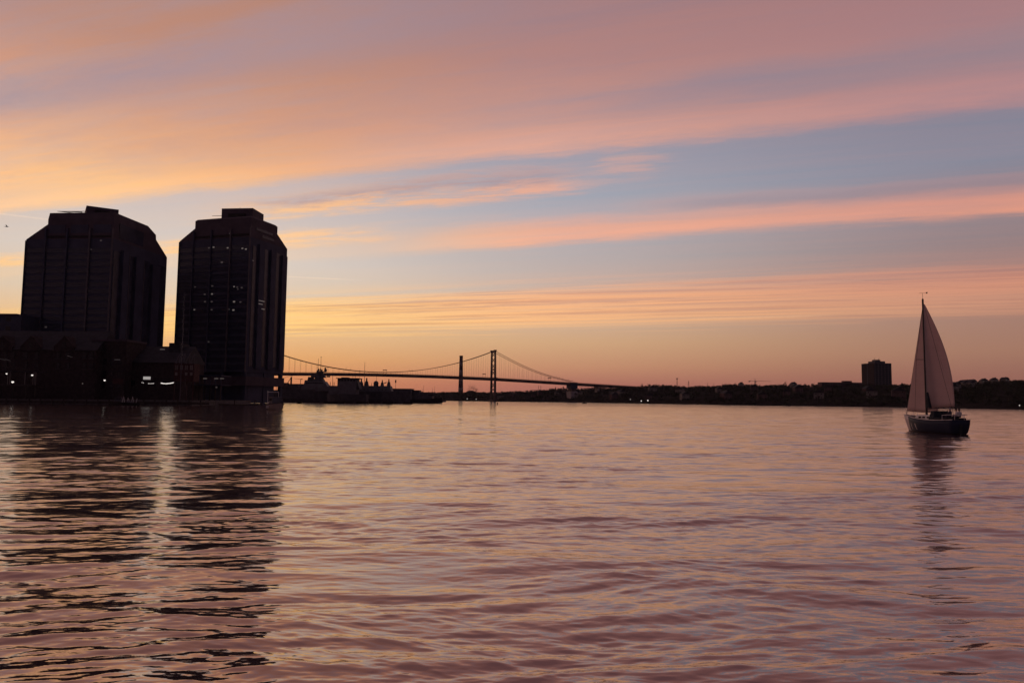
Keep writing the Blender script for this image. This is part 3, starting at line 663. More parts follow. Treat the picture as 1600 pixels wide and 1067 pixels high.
def tower_leg(s, off):
    mb = MB(); hx = [(5.1, 0), (4.2, 40), (3.4, ZT - 4)]
    pr = [(3.4, 0), (2.6, ZT)]
    q0 = [bp(s, off) + BD * (a * 2.0) + BN * (b * 1.5) for a, b in ((-1, -1), (1, -1), (1, 1), (-1, 1))]
    q1 = [bp(s, off * .86) + BD * (a * 1.35) + BN * (b * 1.2) for a, b in ((-1, -1), (1, -1), (1, 1), (-1, 1))]
    mb.hexa([(p.x, p.y, -1) for p in q0] + [(p.x, p.y, ZT) for p in q1]); return mb
for s in (0, -427):
    for o in (-11, 11): tower_leg(s, o).build('tower_leg', M['steel'], br)
    lev = [6, 22, 38, 47, 59, 71, 82, ZT - 3]
    for a, b in zip(lev, lev[1:]):
        if 38 <= a < 47: continue
        f = lambda z: 11 * (1 - .14 * z / ZT) - .6
        MB().bar(bp(s, -f(a), a), bp(s, f(b), b), .55, None, 4).bar(bp(s, f(a), a), bp(s, -f(b), b), .55, None, 4).build('cross_brace', M['steel'], br)
    for z in (22, 41, 59, ZT - 2.5):
        mb = MB(); obox(mb, bp(s), 1.6 if z != 41 else 5.5, 11 * (1 - .14 * z / ZT), z - 1.2, z + 1.2 + (1.6 if z == 41 else 0)); mb.build('cross_beam', M['steel'], br)
    for o in (-9.4, 9.4): mb = MB(); obox(mb, bp(s, o), 2.6, 2.2, ZT - .5, ZT + 1.6); mb.build('cable_saddle', M['steel'], br)
    mb = MB(); obox(mb, bp(s), 6, 15, -3, 3); mb.build('tower_footing', M['stone'], br)
for o in (-7.4, 7.4):
    for (a, b, n) in ((-427, 0, 56), (0, 161, 22), (-588, -427, 22)):
        MB().tube([bp(a + (b - a) * i / n, o, cable_z(a + (b - a) * i / n)) for i in range(n + 1)], .42, 6).build('main_cable', M['cable'], br)
hm = MB().bar((0, 0, 0), (0, 0, 1), .13, None, 4).mesh('hanger', M['cable'])
for o in (-7.4, 7.4):
    for i in range(1, 48):
        for s in ([-427 + i * 9.1] + ([i * 9.1] if i < 16 else []) + ([-427 - i * 9.1] if i < 10 else [])):
            z0, z1 = deck_z(s), cable_z(s)
            if z1 - z0 < 3.2: continue
            h = link('hanger', hm, br, bp(s, o, z0)); h.scale.z = z1 - z0
for (s, w) in ((-203, 6), (-20, 5), (111, 6)):   # overhead lane signal gantries
    g = MB(); z = deck_z(s)
    for k in (-1, 1): g.bar(bp(s + k * w * .45, -6, z), bp(s + k * w * .45, -6, z + 6.6), .25, None, 4)
    obox(g, bp(s, -6), w * .62, .5, z + 5.8, z + 7.0); g.build('lane_gantry', M['steel'], br)
for s in (-270, -262, -160, -155, 125, 131, 138, 150, 158, 163):       # lamp brackets on the cable and deck
    MB().bar(bp(s, -7.4, cable_z(s) if s < 160 else deck_z(s)), bp(s, -7.4, (cable_z(s) if s < 160 else deck_z(s)) + 3.2), .28, None, 4).build('cable_lamp', M['steel'], br)
mb = MB(); obox(mb, bp(161), 6.8, 10, -2, 21.0); mb.build('anchor_pier', M['conc'], br)
mb = MB(); obox(mb, bp(161), 4.6, 8, 21.02, 26.0); mb.build('pier_neck', M['steel'], br)
mb = MB(); obox(mb, bp(161), 7.2, 10, 26.02, deck_z(161) + .6); mb.build('pier_head', M['granite'], br)
for i in range(12):                # under-deck truss of the approach
    s0, s1 = 170 + i * 13, 183 + i * 13; tr = MB(); d0, d1 = deck_z(s0) - 3.9, deck_z(s1) - 3.9; k = 5.0 - i * .28
    tr.bar(bp(s0, -7, d0 - k), bp(s1, -7, d1 - k + .28), .3, None, 4).bar(bp(s0, -7, d0), bp((s0 + s1) / 2, -7, (d0 + d1) / 2 - k), .25, None, 4).bar(bp(s1, -7, d1), bp((s0 + s1) / 2, -7, (d0 + d1) / 2 - k), .25, None, 4)
    tr.build('truss_panel', M['steel'], br)
for s in (215, 268, 320, 372): mb = MB(); obox(mb, bp(s), 1.3, 7, 0, deck_z(s) - 3.95); mb.build('approach_pier', M['conc'], br)
r = thing('pier_hut', 'low reddish hut on the shore beside the concrete bridge pier', 'hut', bp(190, -14))
MB().box(-6, 6, -4, 4, 0, 11).build('wall', M['housedk'], r); MB().prism([(-6.5, 11), (6.5, 11), (0, 14)], -4.5, 4.5).build('roof', M['slate'], r)
MB().box(-1.5, 1.5, -4.1, -3.95, .5, 6).build('door', M['black'], r)

# ------------------------------------------------------------------ striped chimney
p = P(719.8, 612, 2300); r = thing('striped_chimney', 'tall power station chimney ringed with pale bands standing behind the bridge deck', 'chimney', (p.x, p.y, 0))
zt = P(720.5, 558, 2300).z
for i in range(10):
    z0, z1 = zt * i / 10, zt * (i + 1) / 10; f = lambda z: 8.2 - 3.0 * z / zt
    MB().lathe([(f(z0), z0), (f(z1), z1)], n=16).build('band', M['redwood' if i % 2 else 'house'], r, True)
MB().lathe([(5.7, 0), (5.7, 4.5), (5.0, 4.6)], (0, 0, zt), 16).build('rim', M['steel'], r)

# ------------------------------------------------------------------ wooded shores
rnd = random.Random(11); nprng = np.random.default_rng(5)
def interp(tab, x):
    for (a, za), (b, zb_) in zip(tab, tab[1:]):
        if x <= b: return za + (zb_ - za) * max(0, (x - a)) / (b - a)
    return tab[-1][1]
SHORE = [(640, 1750), (700, 1640), (760, 1450), (800, 1400), (900, 1372), (1010, 1010), (1160, 780), (1380, 670), (1500, 570), (1600, 510), (1750, 440), (2300, 330)]
RIDGE = [(640, 614.5), (700, 614), (760, 615), (800, 613.5), (843, 611), (868, 608.5), (905, 609), (930, 607), (950, 607.5), (990, 606.5), (1003, 605), (1020, 603), (1050, 604.5), (1075, 606.5), (1100, 605), (1120, 605.5),
         (1135, 603), (1150, 603), (1170, 603), (1190, 604.5), (1215, 604), (1240, 603), (1260, 604.5), (1283, 603.5), (1340, 602), (1393, 603.5), (1430, 603), (1486, 602.5), (1510, 601.5), (1530, 600), (1555, 598), (1580, 597.5), (1600, 597), (1750, 592), (2300, 590)]
def ridge_y(x): return interp(SHORE, x) + (560 if x > 1000 else 300)
def ground_z(x, t):                # t = 0 at the shore, 1 on the ridge
    Ys, Yr = interp(SHORE, x), ridge_y(x); zr_ = P(x, interp(RIDGE, x), Yr).z
    return -0.6 + 2.6 * min(1, t / .03) + (zr_ - 2.0) * (t ** 0.8) if t <= 1 else zr_
def ground_p(x, t):
    Ys, Yr = interp(SHORE, x), ridge_y(x); Yv = Ys + (Yr - Ys) * t
    q = P(x, 620, Yv); return Vector((q.x, q.y, ground_z(x, t)))
cols = list(range(640, 1761, 10)) + [1800, 1900, 2050, 2300]; ts = [0, .015, .03, .08, .16, .28, .42, .58, .74, .88, 1.0, 1.25, 1.7]
vs = []
for x in cols:
    for t in ts:
        q = ground_p(x, min(t, 1)); 
        if t > 1: Yv = interp(SHORE, x) + (ridge_y(x) - interp(SHORE, x)) * t; q2 = P(x, 620, Yv); q = Vector((q2.x, q2.y, q.z - (t - 1) * 30))
        vs.append(q + Vector((0, 0, rnd.uniform(-.5, .5) if 0.03 < t <= 1 else 0)))
nt_ = len(ts)
fs = [(i * nt_ + j, (i + 1) * nt_ + j, (i + 1) * nt_ + j + 1, i * nt_ + j + 1) for i in range(len(cols) - 1) for j in range(nt_ - 1)]
struct(MB().add(vs, fs).build('wooded_hill', M['hill'], None, True))
# far low hill beyond the bridge
vs = []; xs = list(range(330, 961, 15)); FR = [(330, 611), (560, 611), (600, 612), (640, 612.5), (690, 613.5), (705, 612.5), (750, 612), (765, 613.5), (800, 615), (960, 618)]
for x in xs:
    for (Yv, k) in ((1900, 0), (1960, .25), (2150, .7), (2420, 1), (2800, .9)):
        zt_ = P(x, interp(FR, x), 2420).z - 5; q = P(x, 620, Yv); vs.append((q.x, q.y, -1 + (zt_ + 1) * k + (rnd.uniform(-1, 1) if 0 < k else 0)))
fs = [(i * 5 + j, (i + 1) * 5 + j, (i + 1) * 5 + j + 1, i * 5 + j + 1) for i in range(len(xs) - 1) for j in range(4)]
struct(MB().add(vs, fs).build('far_hill', M['hill'], None, True))

def crown_tris(n, rx, rz, leaf, rng):
    """leaf-clump triangles scattered through a lumpy crown, hanging round the origin"""
    lob = rng.normal(0, 1, (6, 3)) * np.array([rx * .45, rx * .45, rz * .38]); lob[:, 2] += 0
    c = lob[rng.integers(0, 6, n)] + rng.normal(0, 1, (n, 3)) * np.array([rx * .30, rx * .30, rz * .27])
    d = rng.normal(0, 1, (n, 3, 3)) * leaf
    return c[:, None, :] + d
def tris_mesh(name, tri, m):
    me = bpy.data.meshes.new(name); n = len(tri)
    me.vertices.add(n * 3); me.vertices.foreach_set('co', tri.astype(np.float32).ravel())
    me.loops.add(n * 3); me.loops.foreach_set('vertex_index', np.arange(n * 3, dtype=np.int32))
    me.polygons.add(n); me.polygons.foreach_set('loop_start', np.arange(0, n * 3, 3, dtype=np.int32))
    me.materials.append(m); me.update(); return me
# the wood itself: a mass of crowns nobody could count
proto = [crown_tris(70, 4.2, 3.4, .85, nprng) for _ in range(10)] + [crown_tris(60, 2.6, 5.0, .75, nprng) for _ in range(4)]
allt = []
def scatter(n, x0, x1, t0, t1, s0, s1, fn):
    for _ in range(n):
        x = nprng.uniform(x0, x1); t = nprng.uniform(t0, t1); q = fn(x, t); s = nprng.uniform(s0, s1)
        pr = proto[nprng.integers(0, len(proto))]; a = nprng.uniform(0, 6.28); ca_, sa_ = math.cos(a), math.sin(a)
        rot = np.array([[ca_, -sa_, 0], [sa_, ca_, 0], [0, 0, 1]])
        allt.append((pr @ rot.T) * s + np.array([q.x, q.y, q.z + 2.6 * s]))
scatter(1500, 655, 1740, .04, .9, .5, .95, ground_p)
scatter(1150, 655, 1740, .9, 1.03, .35, .72, lambda x, t: ground_p(x, min(t, 1)))
scatter(330, 655, 1740, .012, .05, .3, .6, ground_p)
def far_p(x, t):
    zt_ = P(x, interp(FR, x), 2420).z - 5; q = P(x, 620, 2150 + 270 * t); return Vector((q.x, q.y, zt_ * (.7 + .3 * t)))
scatter(380, 560, 840, 0, 1, .7, 1.15, far_p)
wood = link('tree_canopy', tris_mesh('tree_canopy', np.concatenate(allt), M['leaf'])); wood['kind'] = 'stuff'
wood['label'] = 'dark mass of trees covering the hills along the far shore'
# trees that stand clear of the ridge
def tree(x, y_top, lab, w=1.0, fn=None, Yr=None, zg=None):
    Yr = Yr or ridge_y(x); zt_ = P(x, y_top, Yr).z; q = P(x, 620, Yr); zg_ = zg if zg is not None else P(x, interp(RIDGE, x), Yr).z - 1
    h = max(4, zt_ - zg_); r = thing('ridge_tree', lab, 'tree', (q.x, q.y, zg_), 0, 'trees standing clear of the ridge')
    tr = MB().bar((0, 0, -1), (0.1, 0, h * .5), .32, .2).bar((.1, 0, h * .45), (.8 * w, .3, h * .8), .18, .05).bar((.1, 0, h * .4), (-.9 * w, -.2, h * .75), .18, .05)
    tr.build('trunk', M['bark'], r)
    t_ = crown_tris(260, h * .42 * w, h * .62, .42, nprng); t_[:, :, 2] += h * .62
    link('crown', tris_mesh('crown', t_, M['leaf']), r)
for (x, y, w, lab) in ((880, 604.5, .9, 'round tree on the ridge just left of the concrete bridge pier'), (868, 605, .7, 'small pointed tree left of the bridge pier on the skyline'),
        (930, 602.5, 1.1, 'bushy tree under the bridge approach right of the pier'), (1003, 600.5, 1.2, 'tree crown where the bridge deck runs into the hill'), (1055, 602.5, .9, 'low tree at the foot of the T-shaped mast'),
        (1087, 603.5, 1.2, 'low tree between the pylon and two thin poles'), (1135, 600, 1.3, 'round tree left of the tower crane, smaller of two'), (1148, 598.7, 1.4, 'broad round tree next left of the tower crane'),
        (1228, 597.5, 1.0, 'small round tree standing high right of the tower crane'), (1242, 599, 1.5, 'broad low tree right of the tower crane'), (1258, 600, 1.2, 'tree midway between crane and long flat building'),
        (1270, 599.3, 1.1, 'tree just left of the long flat building'), (1498, 596, 1.4, 'peaked tree right behind the sail of the yacht'), (1530, 595.6, 1.1, 'square topped tree on the right ridge'),
        (1554, 594.5, .9, 'small tree on the ridge near the right edge'), (1590, 594, 1.6, 'broad tree at the right edge of the ridge'), (1410, 600.5, 1.6, 'low tree between the tower block and the yacht')):
    tree(x, y + .5, lab, w * .8)
# wooded knoll behind the bridge
q = P(736, 612, 1980); kn = struct(MB().lathe([(24, 0), (17, 6), (10, 10), (4, 12)], (q.x, q.y, P(736, 613.5, 1980).z - 6), 20).build('knoll', M['hill'], None, True))
for (x, y, w, lab) in ((733.5, 603.5, 1.0, 'large tree on the left of the knoll behind the bridge'), (739.5, 601.8, 1.0, 'tallest tree on top of the knoll behind the bridge'), (744.5, 606.5, .8, 'small tree on the right flank of the knoll')):
    tree(x, y, lab, w, Yr=1950, zg=P(736, 613, 1950).z)

# ------------------------------------------------------------------ buildings, masts and lamps on the far shore
Yb = 1180; p = P(1367, 600, Yb); r = thing('tower_block', 'square high-rise block with pale left face on the ridge left of the yacht', 'tower block', (p.x, p.y, 0), -math.radians(79))
zt, zg = P(1367, 567, Yb).z, P(1367, 604, Yb).z - 14
MB().box(-31, 0, 0, 31, zg, zt).build('wall', M['navydk'], r)
MB().box(-31.1, -18.5, -.35, .3, zg, zt - .3).build('pale_panel', M['brick'], r); MB().box(-15.5, -.4, -.6, .3, zg, zt - .2).build('pale_panel', M['brick'], r)
MB().box(-20, -3, 4, 22, zt, zt + 3.2).build('penthouse', M['navydk'], r); MB().box(-13, -5, 6, 15, zt + 3.2, zt + 5.6).build('lift_house', M['navydk'], r)
for y in (6.5, 14.5): MB().bar((-9, y, zt + 5.5), (-7, y, zt + 8.3), .28).build('antenna', M['black'], r)
win_grid(r, 'window', 3.6, 1.5, M['dkglass'], [(.02, y, z) for y in (4, 10, 16, 22, 28) for z in np.linspace(zg + 16, zt - 3, 12)], 'x')
Yb = 1190; a, b = P(1284, 600, Yb), P(1347, 600, Yb); r = thing('slab_building', 'long flat-roofed low building on the ridge left of the high-rise', 'building', (a.x, Yb, 0))
zt = P(1310, 597.3, Yb).z; zg = P(1310, 608, Yb).z - 4
MB().box(0, b.x - a.x, 0, 16, zg, zt).build('wall', M['housedk'], r); q = P(1320, 600, Yb).x - a.x
MB().box(q, q + 13, 3, 12, zt, zt + 2.6).build('roof_house', M['housedk'], r)
win_grid(r, 'window', 2.4, 1.4, M['dkglass'], [(3 + i * 4.2, -.02, z) for i in range(int((b.x - a.x) / 4.2) - 1) for z in (zt - 2.2, zt - 5.4)])
hp = 0; wl = [MB().box(-.45, .45, -.06, .06, -.5, .5).mesh('window', M[k]) for k in ('dkglass', 'lit_dim', 'lit')]
def house(x, t, w, h, d, lab, lit=0, grp='houses on the wooded slope', wm='house', py=None):
    q = ground_p(x, t); r = thing('house', lab, 'house', q - Vector((0, 0, .6)), rnd.uniform(-.5, .5), grp)
    MB().box(-w / 2, w / 2, -d / 2, d / 2, 0, h).build('wall', M[wm], r)
    rf = MB().prism([(-w / 2 - .4, h - .02), (w / 2 + .4, h - .02), (0, h + w * .33)], -d / 2 - .4, d / 2 + .4).build('roof', M['slate'], r)
    MB().box(w * .2, w * .2 + .7, -.4, .4, h + .5, h + w * .33 + .6).build('chimney', M['brick'], rf)
    for i, k in enumerate((-.28, .28)):
        for j, z in enumerate((1.6, h - 1.3)): link('window', wl[2 if lit > 1 and i == 0 and j else 1 if lit and j else 0], r, (k * w, -d / 2 - .02, z))
    MB().box(-.5, .5, -d / 2 - .08, -d / 2 + .05, 0.05, 2.1).build('door', M['timber'], r)
spots = [(x, t) for t in (.14, .42) for x in range(790, 1420, 56)]
for i, (x, t) in enumerate(spots):
    x = x + rnd.uniform(-15, 15); t = min(.8, t + rnd.uniform(-.06, .06))
    house(x, t, rnd.uniform(8, 13), rnd.uniform(5, 8.5), rnd.uniform(8, 12), 'small dim gabled house half hidden among trees on the far wooded slope', 0, 'dim houses on the far wooded slope', rnd.choice(('house', 'housedk')))
for (x, t, lit, lab) in ((1490, .42, 1, 'house with a pale lit front just right of the mainsail, lowest of the lit ones'), (1494, .6, 1, 'lit house right of the sail below the ridge row'), (1502, .86, 2, 'first bright house of the ridge row right of the sail'),
        (1511, .88, 2, 'second house of the lit ridge row, two windows bright'), (1520, .86, 2, 'third house of the lit ridge row right of the sail'), (1508, .7, 1, 'dim lit house under the ridge row, nearer the sail'), (1516, .7, 1, 'dim lit house under the ridge row, farther from the sail'),
        (1538, .86, 2, 'bright house between the square tree and the sail'), (1554, .86, 1, 'faint lit house under the small ridge tree near the right edge'), (1571, .88, 2, 'lone lit house near the right edge of the ridge'), (1240, .82, 2, 'house with bright gable below the broad tree right of the crane'),
        (1158, .84, 2, 'small house with one light below the crane'), (870, .35, 1, 'pale roofed shore house left of the bridge pier')):
    house(x, t, 8.5, 6.5, 8, lab, lit, 'lit houses on the ridge')
def lamp_post(x, y, Yv, s, lab, cat='street lamp'):
    p = P(x, y, Yv); zg_ = max(.4, p.z - 7); r = thing('shore_lamp', lab, cat, (p.x, p.y, zg_), 0, 'lamps along the far shore')
    MB().bar((0, 0, 0), (0, 0, p.z - zg_), .12, .08).build('post', M['black'], r); MB().lathe([(.05, -s), (s, -s * .3), (s, s * .3), (.05, s)], (0, 0, p.z - zg_), 8).build('globe', M['lamp'], r)
for a in ((1002, 626.3, 1010, .75, 'bright shore lamp at the water below the hill, left of two'), (1012.3, 625.6, 985, .85, 'brighter shore lamp at the water below the hill, right of two'),
          (1593, 633.3, 512, .32, 'single shore lamp near the right edge at the waterline'), (985, 624, 1060, .4, 'faint shore lamp left of the bright pair'),
          (730, 623, 1560, .7, 'faint far lamp on the shore left of the bridge tower'), (744, 623.3, 1500, .7, 'far lamp on the shore nearest the bridge tower')): lamp_post(*a)
def ridge_base(x, dy=3): Yr = ridge_y(x); return Yr, P(x, interp(RIDGE, x) + dy, Yr)
Yr, p = ridge_base(1058); r = thing('radio_mast', 'slim T-shaped mast with a flat head on the ridge', 'mast', p); h = P(1058, 591.3, Yr).z - p.z
MB().bar((0, 0, 0), (0, 0, h), .75, .6).build('pole', M['steel'], r); MB().frus((-1.2, 1.2, -1, 1), h - 1.2, (-2.2, 2.2, -1.6, 1.6), h + .5).build('head', M['steel'], r)
def pylon(x, y, lab, w=2.6):
    Yr, p = ridge_base(x); h = P(x, y, Yr).z - p.z; r = thing('pylon', lab, 'pylon', p)
    for a in (-1, 1):
        for b in (-1, 1): MB().bar((a * w / 2, b * w / 2, 0), (a * .35, b * .35, h), .2, .14, 4).build('leg', M['steel'], r)
    for z in (.25, .5, .72): MB().bar((-w / 2 * (1 - z), 0, h * z), (w / 2 * (1 - z), 0, h * (z + .15)), .12, None, 4).bar((w / 2 * (1 - z), 0, h * z), (-w / 2 * (1 - z), 0, h * (z + .15)), .12, None, 4).build('brace', M['steel'], r)
    for z in (.78, .92): MB().bar((-w * .55, 0, h * z), (w * .55, 0, h * z), .14, None, 4).build('cross_arm', M['steel'], r)
pylon(1076, 595, 'lattice pylon on the ridge right of the T-shaped mast', 3.2); pylon(841.5, 602.5, 'thin lattice mast on the skyline left of the bridge pier, left of two', 1.8); pylon(845, 602, 'thin lattice mast on the skyline left of the bridge pier, right of two', 1.8)
for (x, y, lab) in ((1105.5, 598, 'thin pole on the ridge, left of a pair'), (1115.5, 598.5, 'thin pole on the ridge, right of a pair'), (1012, 599, 'short thin pole on the hill above the shore lamps')):
    Yr, p = ridge_base(x); h = P(x, y, Yr).z - p.z; r = thing('utility_pole', lab, 'pole', p)
    MB().bar((0, 0, 0), (0, 0, h), .3, .2).build('pole', M['bark'], r); MB().bar((-.9, 0, h * .9), (.9, 0, h * .9), .15).build('cross_arm', M['bark'], r)
Yr, p = ridge_base(1180, 6); r = thing('tower_crane', 'construction tower crane with long thin jib above the ridge', 'crane', p)
zj = P(1180, 595.4, Yr).z - p.z; zt = P(1180, 591.5, Yr).z - p.z; xl = (P(1170, 595, Yr) - p).x; xr = (P(1205, 595, Yr) - p).x
m_ = MB()
for a in (-1, 1):
    for b in (-1, 1): m_.bar((a * .8, b * .8, 0), (a * .8, b * .8, zj), .22, None, 4)
for k in range(8): m_.bar((-.8, -.8, zj * k / 8), (.8, -.8, zj * (k + 1) / 8), .14, None, 4)
m_.build('mast', M['steel'], r); MB().bar((0, 0, zj), (0, 0, zt), .5, .3, 4).build('apex', M['steel'], r)
MB().bar((0, 0, zj), (xr, 0, zj), .35, .2, 4).bar((0, 0, zt), (xr * .6, 0, zj), .06, None, 4).build('jib', M['steel'], r)
c_ = MB().bar((0, 0, zj), (xl, 0, zj), .35, None, 4).bar((0, 0, zt), (xl, 0, zj), .06, None, 4).build('counter_jib', M['steel'], r)
MB().box(xl - .3, xl + 2.2, -.9, .9, zj - 1.6, zj + .4).build('counterweight', M['conc'], c_); MB().box(.6, 2.2, -.9, .9, zj - 2, zj - .3).build('cab', M['steel'], r)

# ------------------------------------------------------------------ naval dockyard
struct(MB().box(P(380, 620, 560).x, P(646, 620, 600).x, 580, 900, -2.5, 2.2).build('dockyard_quay', M['stone']))
def hullship(name, label, x0, x1, Y, bow_right, zdeck, beam, rz, cat='warship'):
    a, b = P(x0, 625, Y), P(x1, 625, Y); L_ = (b.x - a.x) / math.cos(rz); c = (a + b) / 2
    r = thing(name, label, cat, (c.x, c.y, 0), (0 if bow_right else math.pi) + rz)
    MB().loft(hull_rings(L_, beam, zdeck, zdeck * 1.12, zdeck, 11, transom=.85, draft=1.5)).build('hull', M['navydk'], r)
    return r, c, L_
def zpx(x, y, Y): return P(x, y, Y).z
# frigate with the lattice mast
Y = 505; r, c, L_ = hullship('frigate', 'grey frigate with tall lattice mast moored nearest the slender tower', 392, 536, Y, True, zpx(480, 610, Y), 13, 0.0)
X = lambda px: P(px, 600, Y).x - c.x
Z = lambda py: P(495, py, Y).z
sp = MB().box(X(474), X(528), -5, 5, Z(611), Z(603.5)).build('superstructure', M['navy'], r)
MB().frus((X(476), X(514), -4.4, 4.4), Z(603.5), (X(479), X(509), -3.8, 3.8), Z(596)).build('bridge_house', M['navy'], r)
win_grid(sp, 'window', .9, .7, M['dkglass'], [(X(482) + i * 1.5, -4.25, Z(598.5)) for i in range(8)])
MB().frus((X(490), X(507), -3, 3), Z(596), (X(494), X(503), -1.6, 1.6), Z(588)).build('mast_base', M['navydk'], r)
ms = MB()
for k in (-1, 1):
    ms.bar((X(492), k * 1.6, Z(590)), (X(497.5), k * .4, Z(576)), .5, .35).bar((X(506), k * 1.6, Z(590)), (X(500), k * .4, Z(576)), .5, .35)
for py, w in ((586, 6), (582, 5), (579, 4.5)): ms.bar((X(499 - w), 0, Z(py)), (X(499 + w), 0, Z(py - .6)), .38)
ms.build('lattice_mast', M['navydk'], r)
MB().bar((X(500.5), 0, Z(580)), (X(500.5), 0, Z(557.5)), .2, .1).build('pole_mast', M['navydk'], r); MB().bar((X(496.3), 0, Z(580)), (X(496.3), 0, Z(560)), .18, .1).build('pole_mast', M['navydk'], r)
MB().lathe([(.1, -.3), (.4, 0), (.1, .3)], (X(500.5), 0, Z(558)), 8).build('mast_beacon', M['navydk'], r)
MB().frus((X(488), X(509), -2.2, 2.2), Z(590), (X(491), X(507), -1.6, 1.6), Z(586.5)).box(X(494), X(504), -1.2, 1.2, Z(586.5), Z(581.5)).box(X(486), X(490), -1, 1, Z(597), Z(587)).build('mast_tower', M['navydk'], r)
ra = MB().box(X(495), X(509), -1.4, 1.4, Z(581.5), Z(580)).build('radar_platform', M['navydk'], r)
MB().box(X(506), X(510), -.3, .3, Z(580), Z(576.5)).build('radar_panel', M['navydk'], ra); MB().lathe([(.25, -.8), (.7, 0), (.5, .5), (.1, .7)], (X(507.5), 0, Z(575.5)), 10).build('radar_dome', M['navydk'], ra)
for (x, y0, y1, w) in ((484, 597, 589, 3.2), (488, 597, 591, 1.8), (478, 600, 594, 2.0)): MB().frus((X(x) - w / 2, X(x) + w / 2, -1.2, 1.2), Z(y0), (X(x) - w / 3, X(x) + w / 3, -.8, .8), Z(y1)).build('director', M['navydk'], r)
MB().lathe([(1.5, 0), (1.5, 1.1), (1.0, 1.9), (.2, 2.1)], (X(470), 0, Z(606)), 10).build('gun_turret', M['navydk'], r); MB().bar((X(470), 0, Z(604)), (X(463), 0, Z(602)), .14).build('gun_barrel', M['navydk'], r)
fl_ = MB().bar((X(520), 0, Z(604)), (X(519.5), 0, Z(585.5)), .22, .14).build('ensign_staff', M['navydk'], r)
MB().box(X(510), X(515.5), -.06, .06, Z(589.2), Z(587.2)).build('flag', M['redwood'], fl_)
MB().bar((X(519.5), 0, Z(586)), (X(516), 0, Z(584)), .3).build('lamp_arm', M['navydk'], r)
# auxiliary with the tall boxy bridge
Y = 480; r, c, L_ = hullship('supply_ship', 'grey naval ship with tall boxy flat-topped bridge amid the dockyard', 512, 574, Y, False, zpx(540, 616, Y), 12, 0.0)
X = lambda px: -(P(px, 600, Y).x - c.x)
Z = lambda py: P(545, py, Y).z
bx_ = lambda mb, xa, xb, y0, y1, za, zb_: mb.box(min(X(xa), X(xb)), max(X(xa), X(xb)), y0, y1, za, zb_)
tb = bx_(MB(), 530, 559, -5, 5, Z(617), Z(592)).build('superstructure', M['navy'], r)
bx_(MB(), 528, 563, -6, 6, Z(592), Z(590.8)).build('bridge_wing', M['navydk'], r)
bx_(MB(), 534.5, 545, -3, 3, Z(590.8), Z(589.6)).build('top_house', M['navydk'], r)
win_grid(tb, 'window', 1.3, .8, M['dkglass'], [(X(533) - i * 1.9, 5.02, Z(594.5)) for i in range(6)])
MB().bar((X(555), 0, Z(591)), (X(555), 0, Z(585)), .12).bar((X(551), 0, Z(591)), (X(551), 0, Z(586.5)), .1).build('aerial', M['navydk'], r)
MB().hexa([(X(564), -4, Z(608)), (X(558), -4, Z(608)), (X(558), 4, Z(608)), (X(564), 4, Z(608)), (X(559), -4, Z(592)), (X(558), -4, Z(592)), (X(558), 4, Z(592)), (X(559), 4, Z(592))]).build('sloped_funnel', M['navydk'], r)
bx_(MB(), 516, 529, -4, 4, Z(617), Z(603)).build('deck_house', M['navy'], r)
for k in (516, 522): MB().bar((X(k), 0, Z(604)), (X(k), 0, Z(597)), .2).build('vent', M['navydk'], r)
# destroyer with a row of stubby masts and funnels
Y = 495; r, c, L_ = hullship('destroyer', 'long grey warship with a row of stubby funnels and thin masts', 556, 640, Y, True, zpx(590, 612, Y), 13, 0.0)
X = lambda px: P(px, 600, Y).x - c.x
Z = lambda py: P(590, py, Y).z
MB().frus((X(562), X(614), -5, 5), Z(613), (X(563), X(611), -4.5, 4.5), Z(603)).build('superstructure', M['navy'], r)
for (x, w, y1) in ((564.5, 6.5, 592.5), (572.8, 6.5, 590.5), (597.3, 5, 593.5), (607.5, 5.5, 592)):
    f_ = MB().frus((X(x) - w * .22, X(x) + w * .22, -1.6, 1.6), Z(604), (X(x) - w * .12, X(x) + w * .12, -.9, .9), Z((y1 + 604) / 2 - 1.5)).build('funnel', M['navydk'], r)
    MB().frus((X(x) - w * .07, X(x) + w * .07, -.5, .5), Z((y1 + 604) / 2 - 1.5) - .01, (X(x) - w * .05, X(x) + w * .05, -.4, .4), Z(y1)).build('sensor_mast', M['navydk'], f_)
MB().lathe([(1.6, 0), (1.7, 2.3), (1.1, 3.2), (.2, 3.6)], (X(587.5), 0, Z(603.2)), 10).build('radar_dome', M['navydk'], r)
for (x, y0, w) in ((569.3, 566, .2), (561.5, 577, .13), (588, 585, .15), (580.5, 598, .2)): MB().bar((X(x), 0, Z(604)), (X(x), 0, Z(y0)), w, w * .5).build('thin_mast', M['navydk'], r)
MB().bar((X(600), 0, Z(599)), (X(604), 0, Z(597)), .3).build('gun_barrel', M['navydk'], r)
win_grid(r, 'porthole', .5, .5, M['dkglass'], [(X(566) + i * 2.4, -5.0, Z(609)) for i in range(8)])
